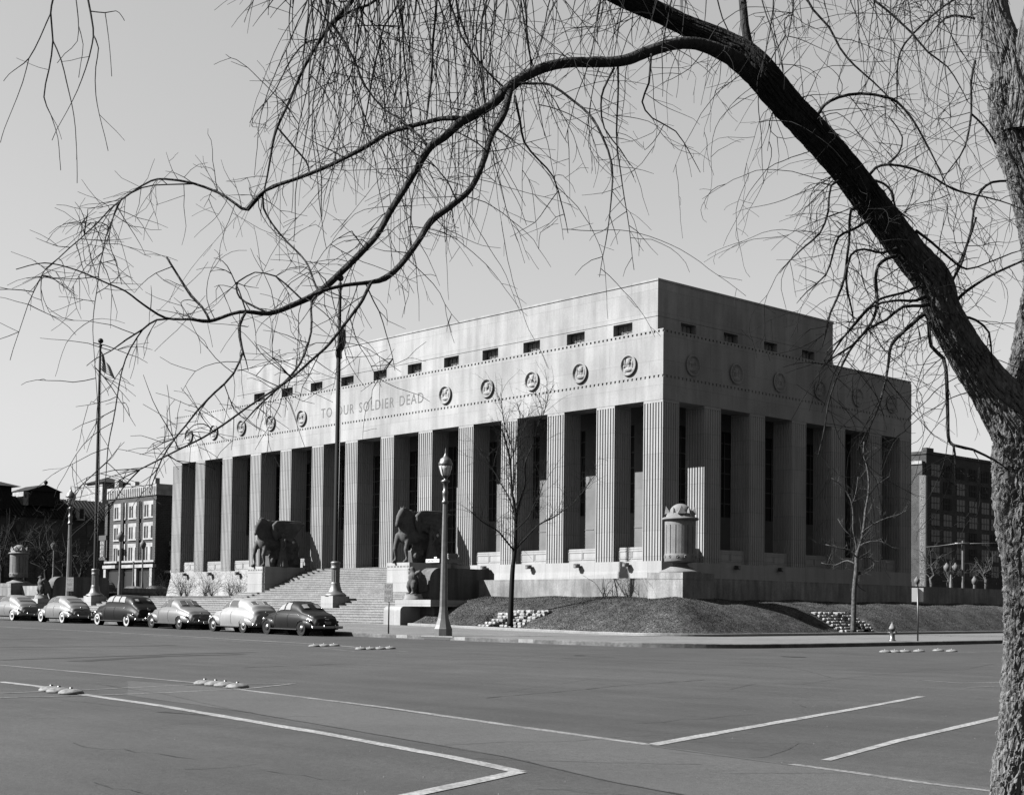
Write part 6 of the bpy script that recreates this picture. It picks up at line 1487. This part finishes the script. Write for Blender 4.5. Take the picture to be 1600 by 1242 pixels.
# --- four-storey brick shop building at left (sunlit front faces the viewer's street) ---
FY = 20.0
def fx(x, y): p = onY(x, y, FY); return p.x, p.z
xl, _ = fx(168, 850); xr, _ = fx(243, 850); GZ = .5
P0 = Vector((xl, FY, 0)); bt = bthing('brick_shop_building', 'four-storey brown brick shop building with white parapet and paired windows, left of the hall', P0)
zp1 = fx(205, 760)[1]; zp0 = fx(205, 777)[1]
W4 = xr-xl
b = MB(); b.box(xl, xr, FY, FY+26, GZ-.5, zp0); b.build('wall', M['brick_lit'], bt)
b = MB(); b.box(xl-.15, xr+.15, FY-.15, FY+26, zp0, zp1)
for i in range(26):
    x = xl+(i+.5)*W4/26; b.box(x-.12, x+.12, FY-.24, FY-.15, zp0+.1, zp1-.3)
for i, (xx, hh) in enumerate(((.2, 1.0), (.55, .55), (.96, .7))): b.box(xl+W4*xx-.5, xl+W4*xx+.5, FY-.2, FY+.4, zp1, zp1+hh)
b.box(xr-1.0, xr+.17, FY+3, FY+9, zp1, zp1+.9); b.build('parapet', M['pale_far'], bt)
cols_ = [(.12+.335*i, .12+.335*i+.25) for i in range(3)]
rows_ = [(787, 809), (819.5, 842), (851, 876)]
for (ya, yb) in rows_:
    za = fx(205, yb)[1]; zb_ = fx(205, ya)[1]; hh = zb_-za
    for (u0, u1) in cols_:
        x0, x1 = xl+W4*u0*.93+.3, xl+W4*u1*.93+.6
        b = MB(); b.box(x0, x1, FY-.1, FY-.02, zb_-hh*.18, zb_+.15); b.box(x0, x1, FY-.12, FY-.02, za-.2, za)
        c = (x0+x1)/2; b.box(c-.35, c+.35, FY-.1, FY-.02, za, zb_-hh*.18); b.box(x0, x0+.22, FY-.1, FY-.02, za, zb_-hh*.18); b.box(x1-.22, x1, FY-.1, FY-.02, za, zb_-hh*.18)
        o = b.build('window', M['pale_far'], bt)
        for (p0, p1) in ((x0+.22, c-.35), (c+.35, x1-.22)):
            g = MB(); g.box(p0, p1, FY-.05, FY-.015, za, zb_-hh*.18); g.build('pane', M['pane_far'], o)
            g = MB(); g.box((p0+p1)/2-.08, (p0+p1)/2+.08, FY-.075, FY-.052, za, zb_-hh*.18); g.build('mullion', M['pale_far'], o)
b = MB()
for u in (0, .335, .665, 1): b.box(xl+W4*u-.35, xl+W4*u+.35, FY-.25, FY, fx(205, 880)[1], zp0-.6)
b.build('brick_pilaster', M['brick_lit'], bt)
z8 = fx(205, 879)[1]; z9 = fx(205, 886)[1]
b = MB(); b.box(xl-.2, xr+.2, FY-.35, FY, z8, z8+.25); b.box(xl-.3, xr+.3, FY-.5, FY, z9-.1, z9+.3); b.build('cornice', M['pale_far'], bt)
b = MB()
for u0, u1 in ((.03, .32), (.37, .62), (.68, .94)): b.box(xl+W4*u0, xl+W4*u1, FY-.06, FY-.01, GZ+.5, z9-.3)
b.build('shop_window', M['pane_far'], bt)
for u in (0.01, .345, .655, .97):
    b = MB(); b.box(xl+W4*u-.3, xl+W4*u+.3, FY-.4, FY, GZ-.3, z9-.15); b.build('shopfront_post', M['pale_far'], bt)
rs = random.Random(4)
for i in range(9):
    b = MB(); x = xl+W4*rs.uniform(.05, .9); z = GZ+rs.uniform(.6, 2.2); b.box(x, x+rs.uniform(.4, 1.6), FY-.09, FY-.07, z, z+rs.uniform(.2, .9)); b.build('shop_display', M['pale_far'], bt)
# --- low neighbour to the right ---
xr2 = fx(272, 850)[0]; b = MB(); zt = fx(255, 850)[1]
bt = bthing('low_shop_building', 'low two-storey building with pale cornice between the brick shop block and the hall', Vector((xr+1, FY+2, 0)))
b.box(xr+.05, xr2+8, FY+2, FY+20, GZ-.5, zt); b.build('wall', M['brick_lit'], bt)
b = MB(); b.box(xr+.05, xr2+8, FY+1.8, FY+2, zt-.1, zt+.5); b.build('cornice', M['pale_far'], bt)
for x0 in (247, 259):
    p = onY(x0, 862, FY+2); q = onY(x0+9, 880, FY+2); b = MB(); b.box(p.x, q.x, FY+1.9, FY+1.97, q.z-.2, p.z+.2); o = b.build('window', M['pale_far'], bt)
    b = MB(); b.box(p.x+.25, q.x-.25, FY+1.85, FY+1.895, q.z, p.z); b.build('pane', M['pane_far'], o)
p = onY(248, 893, FY+2); b = MB(); b.box(p.x, xr2+8, FY+1.3, FY+2, p.z-.2, p.z+.1); b.build('awning', M['pale_far'], bt)
# --- long dark tile-roofed building (its shaded flank faces the camera) ---
DX = -165.0
def fd(x, y): p = onX(x, y, DX); return p.y, p.z
bt = bthing('tile_roofed_building', 'long dark building in shade with tiled roof, gabled dormer and square tower at far left', Vector((DX, 20, 0)))
ya = fd(-80, 850)[0]; yb = fd(178, 850)[0]; ze = fd(80, 808)[1]; zr = fd(80, 775)[1]
b = MB(); b.box(DX-28, DX, ya, yb, 0, ze); b.build('wall', M['brick_far'], bt)
b = MB(); b.add([(DX+.6, ya, ze-.1), (DX+.6, yb, ze-.1), (DX-5, yb, zr), (DX-5, ya, zr), (DX-28, ya, ze), (DX-28, yb, ze)], [(0, 1, 2, 3), (3, 2, 5, 4), (1, 5, 2), (0, 3, 4), (0, 4, 5, 1)])
k = int((yb-ya)/.6)
for i in range(k): y = ya+i*.6; b.tube([(DX+.62, y, ze-.02), (DX-4.9, y, zr+.04)], .06, 4)
b.build('roof', M['tile'], bt)
y0, z0 = fd(52, 778); y1 = fd(100, 778)[0]; zk = fd(76, 756)[1]; ze2 = fd(76, 767)[1]; zb_ = fd(76, 790)[1]
b = MB(); b.box(DX-9, DX-1.5, y0, y1, zb_, ze2); ym = (y0+y1)/2
b.add([(DX-1.2, y0-.4, ze2), (DX-1.2, y1+.4, ze2), (DX-1.2, ym, zk), (DX-9, y0-.4, ze2), (DX-9, y1+.4, ze2), (DX-9, ym, zk)], [(0, 1, 2), (3, 5, 4), (0, 2, 5, 3), (1, 4, 5, 2), (0, 3, 4, 1)]); b.ball((DX-1.2, ym, zk+.3), .35, 8, 6)
b.build('gabled_dormer', M['tile'], bt)
q = fd(44, 770)[0]; b = MB(); b.box(DX-6, DX-1.8, q, y0, zb_, ze2-.2); o = b.build('small_dormer', M['pale_far'], bt)
b = MB(); b.box(DX-1.8, DX-1.7, q+.3, y0-.4, zb_+1.2, ze2-.6); b.build('pane', M['pane_far'], o)
y0, y1 = fd(-30, 770)[0], fd(20, 770)[0]; ze3 = fd(10, 759)[1]; zk = fd(0, 749)[1]
b = MB(); b.box(DX-10, DX-.5, y0, y1, zb_-1, ze3); ym = (y0+y1)/2
b.add([(DX+.6, y0-1.2, ze3), (DX+.6, y1+1.2, ze3), (DX-11, y1+1.2, ze3), (DX-11, y0-1.2, ze3), (DX-4, ym+1, zk+.2), (DX-4, ym-1, zk+.2)], [(0, 1, 4, 5), (1, 2, 4), (2, 3, 5, 4), (3, 0, 5), (0, 3, 2, 1)]); b.build('hipped_pavilion', M['tile'], bt)
p0, p1 = onX(118.5, 795, DX), onX(129, 808, DX); b = MB(); b.box(DX, DX+.9, p0.y, p1.y, p1.z-.6, p0.z+.3); o = b.build('pale_dormer_window', M['pale_far'], bt)
b = MB(); b.box(DX+.9, DX+.93, p0.y+.25, p1.y-.25, p1.z-.3, p0.z); b.build('pane', M['curtain'], o)
for px in (10, 30, 60, 85, 140):
    for py in (830, 862, 892):
        p = onX(px, py, DX); b = MB(); b.box(DX, DX+.12, p.y-.6, p.y+.6, p.z-1.1, p.z+1.1); o = b.build('window', M['brick_far'], bt)
        b = MB(); b.box(DX+.12, DX+.14, p.y-.5, p.y+.5, p.z-1, p.z+1); b.build('pane', M['pane_far'], o)
# tower behind
p0 = onX(160, 760, DX-12); p1 = onX(190, 760, DX-12); ze4 = onX(175, 754.5, DX-12).z; zk = onX(180, 744, DX-12).z; zb5 = onX(175, 800, DX-12).z
tt = bthing('roof_tower', 'pale square tower with a low dark pyramid roof rising behind the brick shop block', Vector((DX-14, p0.y, 0)), 'tower')
b = MB(); b.box(DX-18, DX-12, p0.y, p1.y, 0, ze4); b.build('wall', M['pale_far'], tt)
ym = (p0.y+p1.y)/2+.6; y0 = onX(157, 760, DX-12).y; y1 = onX(203, 760, DX-12).y
b = MB(); b.add([(DX-11, y0, ze4), (DX-11, y1, ze4), (DX-19, y1, ze4), (DX-19, y0, ze4), (DX-15, (y0+y1)/2, zk)], [(0, 1, 4), (1, 2, 4), (2, 3, 4), (3, 0, 4), (0, 3, 2, 1)]); b.build('roof', M['tile'], tt)
b = MB(); b.box(DX-16, DX-12.5, onX(190, 760, DX-12).y, onX(198, 760, DX-12).y, zb5, ze4); b.build('dark_bay', M['brick_far'], tt)
# pale roof house strip behind
p0 = onX(135, 781, DX-30); p1 = onX(175, 790, DX-30); bt = bthing('pale_roof_building', 'pale flat roof block seen above the dark tiled roof left of the tower', Vector((DX-35, p0.y, 0)))
b = MB(); b.box(DX-45, DX-30, p0.y, p1.y+6, 0, p0.z); b.build('wall', M['curtain'], bt)
# roof sign letters
sg = None
vs, fs = text_mesh('OH', 1, .04); w_ = max(v.x for v in vs); p0 = onX(21.5, 777, DX-12); p1 = onX(35.5, 768, DX-12)
tt = bthing('roof_sign', 'rooftop sign with dark letters OH standing against the sky at far left', Vector((DX-12, p0.y, p0.z)), 'sign')
hM = max(v.y for v in vs); H_ = p1.z-p0.z; L_ = abs(p1.y-p0.y)
b = MB(); b.add([(DX-12+v.z, p0.y+(v.x/w_)*L_, p0.z+v.y/hM*H_) for v in vs], fs); b.build('letters', M['iron'], tt)
b = MB()
for i in range(4): b.box(DX-12.1, DX-12.0, p0.y+L_*i/3-.06, p0.y+L_*i/3+.06, p0.z-3.2, p0.z+(H_ if i in (0, 3) else 0))
b.box(DX-12.1, DX-12, p0.y-.3, p0.y+L_+.3, p0.z-.3, p0.z-.15); b.build('frame', M['iron'], tt)
# projecting vertical sign on the brick building
p0 = onY(157, 838, FY-2); p1 = onY(165, 871, FY-2)
tt = bthing('vertical_sign', 'small vertical lettered sign hanging beside the left corner of the brick shop block', Vector((p0.x, FY-2, p1.z)), 'sign')
b = MB(); b.box(p0.x+.15, p1.x-.15, FY-2.1, FY-1.9, p1.z, p0.z); b.box(p0.x-.2, p1.x+.2, FY-2.12, FY-1.9, p0.z-.5, p0.z+.1); b.box(p0.x-.1, p1.x+.1, FY-2.12, FY-1.9, p1.z-.3, p1.z); b.build('board', M['iron'], tt)
b = MB(); n = 4; hh = (p0.z-.6-p1.z)/n
for i, ch in enumerate('BEER'):
    vs, fs = text_mesh(ch, 1, .02); w_ = max(v.x for v in vs); x0_ = min(v.x for v in vs); hM = max(v.y for v in vs)
    b.add([(p0.x+.25+(v.x-x0_)/(w_-x0_)*(p1.x-p0.x-.5), FY-2.13-v.z*.2, p0.z-.6-hh*(i+1)+hh*.12+v.y/hM*hh*.72) for v in vs], fs)
b.build('lettering', M['pale_far'], tt)
# --- seven-storey warehouse at right ---
TC = 300.0; c0 = PT(1447, 918, TC); ctop = PT(1447, 703.5, TC); WX, WY = c0.x, c0.y
bt = bthing('warehouse_building', 'seven-storey dark brick warehouse with a vertical painted sign on its sunlit corner', Vector((WX, WY, 0)))
yE = onX(1640, 750, WX).y
def wz_(y): return onX(1450, y, WX).z
ztp = ctop.z; zfl = PT(1430, 720, TC).z
b = MB(); b.box(WX-40, WX, WY, yE, -2, ztp-.6); b.box(WX-40, WX+.2, WY-.2, yE, ztp-.6, ztp); b.box(WX-.8, WX+.25, WY-.25, WY+2.5, ztp, ztp+.7); b.build('wall', M['brick_far'], bt)
b = MB(); b.box(WX-60, WX-.05, WY-1.5, WY-.25, -2, zfl); b.build('sunlit_front', M['brick_lit'], bt)
b = MB(); b.box(WX-60, WX-.0, WY-1.75, WY-1.5, zfl-.6, zfl+.1)
b.build('front_cornice', M['pale_far'], bt)
xs_c = (1461, 1480, 1500.5, 1520, 1539, 1554); ys_c = (733, 760, 786, 812, 838, 864, 888)
for px in xs_c:
    for j, _ in enumerate(ys_c):
        yy = onX(px, 800, WX).y; zz = wz_(733)+(wz_(888)-wz_(733))*j/6
        b = MB()
        for q in (-1.15, 0, 1.15): b.box(WX+.0, WX+.1, yy+q-.48, yy+q+.48, zz-1.25, zz+1.25)
        o = b.build('window', M['curtain'] if j < 2 and rs.random() < .8 or rs.random() < .12 else M['pane_far'], bt)
        b = MB(); b.box(WX+.1, WX+.16, yy-1.7, yy+1.7, zz-.08, zz+.08); b.build('sash', M['brick_far'], o)
for j in range(7):                                        # windows of the sunlit front
    za = wz_(733)+(wz_(888)-wz_(733))*j/6
    for q in (0, 1):
        x1 = WX-6.0-q*5.5; b = MB(); b.box(x1-4.2, x1, WY-1.58, WY-1.5, za-1.5, za+1.0); o = b.build('window', M['pane_far'], bt)
        b = MB(); b.box(x1-4.3, x1+.1, WY-1.62, WY-1.5, za-1.75, za-1.5); b.box(x1-4.3, x1+.1, WY-1.62, WY-1.5, za+1.0, za+1.5); b.build('sill', M['pale_far'], o)
        b = MB(); [b.box(x1-4.2+i_*1.05-.06, x1-4.2+i_*1.05+.06, WY-1.62, WY-1.58, za-1.5, za+1.0) for i_ in range(1, 4)]; b.box(x1-4.2, x1, WY-1.62, WY-1.58, za-.2, za-.1); b.build('glazing_bar', M['brick_far'], o)
sx0 = PT(1437, 800, TC).x; sxa = onY(1436.5, 800, WY-2.0).x; sxb = onY(1446.5, 800, WY-2.0).x
zt_ = onY(1441, 747, WY-2).z; zb_ = onY(1441, 916, WY-2).z
b = MB(); b.box(sxa, sxb, WY-2.1, WY-1.5, zb_-2, zt_+.6); sgb = b.build('vertical_sign_board', M['iron'], bt)
b = MB(); word = 'BAERSTERNBERG&COHEN'; n = len(word); hh = (zt_-zb_)/n
for i, ch in enumerate(word):
    vs, fs = text_mesh(ch, 1, .02, bevel=.02); w_ = max(v.x for v in vs); x0_ = min(v.x for v in vs); hM = max(v.y for v in vs); W__ = sxb-sxa
    b.add([(sxa+W__*.2+(v.x-x0_)/(w_-x0_)*W__*.6, WY-2.14-v.z, zt_-hh*(i+1)+hh*.14+v.y/hM*hh*.7) for v in vs], fs)
b.build('lettering', M['sign_letter'], sgb)
# lamps, poles and trees far right
def far_pole(x, y0, y1, t, label, name='street_lamp', heads=1, r=.09, cat='street lamp'):
    p = PT(x, y0, t); q = PT(x, y1, t); tt = thing(name, label, cat, (p.x, p.y, p.z), group=None)
    b = MB(); b.lathe([(r*1.8, -4), (r*1.6, .3), (r, .8), (r*.8, q.z-p.z-.6)], c=(p.x, p.y, p.z), n=8); b.build('post', M['lamp_metal'], tt)
    for k in range(heads):
        dx = (k-(heads-1)/2)*.9; b = MB(); b.lathe([(.12, -.6), (.3, -.35), (.34, -.05), (.2, .1), (.03, .35)], c=(p.x+dx*.68, p.y+dx*.73, q.z), n=10); b.build('globe', M['globe_far'], tt)
    return tt
far_pole(1486, 918, 884, 150, 'pale street lamp with two globes behind the low dark wall at right', heads=2, r=.13)
far_pole(1522.5, 919, 905, 150, 'short pale globe lamp behind the low dark wall, nearest the tree trunk')
far_pole(1432.5, 917, 905, 165, 'small globe lamp in front of the sunlit warehouse front')
p = PT(1504.5, 918, 150); q = PT(1504.5, 849, 150)
tt = thing('utility_pole', 'tall utility pole with crossarm and wires in front of the warehouse', 'utility pole', (p.x, p.y, p.z))
b = MB(); b.lathe([(.17, -4), (.13, q.z-p.z+.3)], c=(p.x, p.y, p.z), n=8); b.build('pole', M['lamp_metal'], tt)
b = MB(); b.tube([PT(1492, 849, 150), PT(1515, 849, 150)], .1, 5); b.build('crossarm', M['lamp_metal'], tt)
b = MB(); b.tube([PT(1440, 855, 160), PT(1468, 852.5, 155), PT(1494, 849, 150)], .035, 4); b.tube([PT(1508, 849, 150), PT(1580, 848, 150)], .035, 4); b.build('wires', M['lamp_metal'], tt)
far_pole(187, 920, 835, 125, 'lamp post with acorn globe before the brick shop block, nearer one', r=.12)
far_pole(222, 920, 848, 150, 'lamp post with small globe before the brick shop block, right of centre', r=.09)
far_pole(83, 908, 850, 150, 'thin pale lamp post among the dark trees left of the lamp with the notice', r=.1)
far_pole(208, 920, 868, 150, 'thin dark post between two lamp posts before the brick shop block', name='thin_post', heads=0, r=.1, cat='post')
def far_tree(x, y0, y1, wpx, t, m, seed, label, lean=0):
    tr.seed(seed); p = PT(x, y0, t); h = PT(x, y1, t).z-p.z; tt = thing('bare_tree', label, 'tree', (p.x, p.y, p.z-1), group='bare trees in the distance')
    mb = MB(); pts = [p+Vector((tr.uniform(-.1, .1)*i, tr.uniform(-.1, .1)*i, h*.5*i/5-1.5*(i == 0))) for i in range(6)]
    mb.tube(pts, [.2, .19, .17, .15, .12, .08], 6); mb.build('trunk', m, tt); mb = MB()
    for k in range(11):
        i = tr.randint(2, 5); a = tr.uniform(0, 6.28); d = Vector((math.cos(a)*.6, math.sin(a)*.6, .9)); L = h*tr.uniform(.4, .65)
        grow(pts[i], d, L, .045, -.02, .1, 2, mb, .5, step=.5, curl=.6)
    mb.build('branches', m, tt); return tt
far_tree(1541, 918, 862, 40, 155, M['youngbark'], 3, 'pale bare tree behind the low dark wall beside the tree trunk')
far_tree(1456, 918, 850, 30, 165, M['youngbark'], 4, 'dim bare tree behind the low dark wall, left of the two-globe lamp')
far_tree(1425+60, 918, 880, 30, 175, M['youngbark'], 5, 'small dim bare tree in front of the warehouse behind the two-globe lamp')
for i, (x, yt, t_, lb) in enumerate(((70, 800, 140, 'dark bare tree between the urn and the lamp with the notice'), (38, 805, 138, 'dim bare tree just right of the far left urn'), (128, 850, 142, 'dim bare tree right of the notice lamp'), (3, 790, 136, 'dim bare tree at the left picture edge'), (98, 830, 150, 'dim bare tree behind the lamp with the notice'), (28, 745, 230, 'thin bare tree behind the rooftop letters'))):
    far_tree(x, 915, yt, 40, t_, M['twig'] if i == 5 else M['darkbark'], 20+i, lb)
# small parked cars and hedge glimpsed before the shops
def dim_car(px, py, t, paint, label):
    p = PT(px, py, t); o = make_car(p.x, p.y, GZ+.1, paint, label, tudor, win=[(-.82, -.06, 10, 50, (.2, 0)), (.06, .7, 10, 50, (0, .22))], rear=[(-1.75, -1.5, 62, 86)], runboard=False, plate=False, trunkhandle=False)
    o['group'] = 'cars on the far street'; o.location.z = p.z-1.55
dim_car(152, 906, 130, M['statue'], 'distant dark car behind the left flagpole base')
dim_car(241, 917, 150, M['curtain'], 'distant pale car at the foot of the low two-storey shop')
dim_car(205, 918, 148, M['statue'], 'distant dark car before the brick shop block')
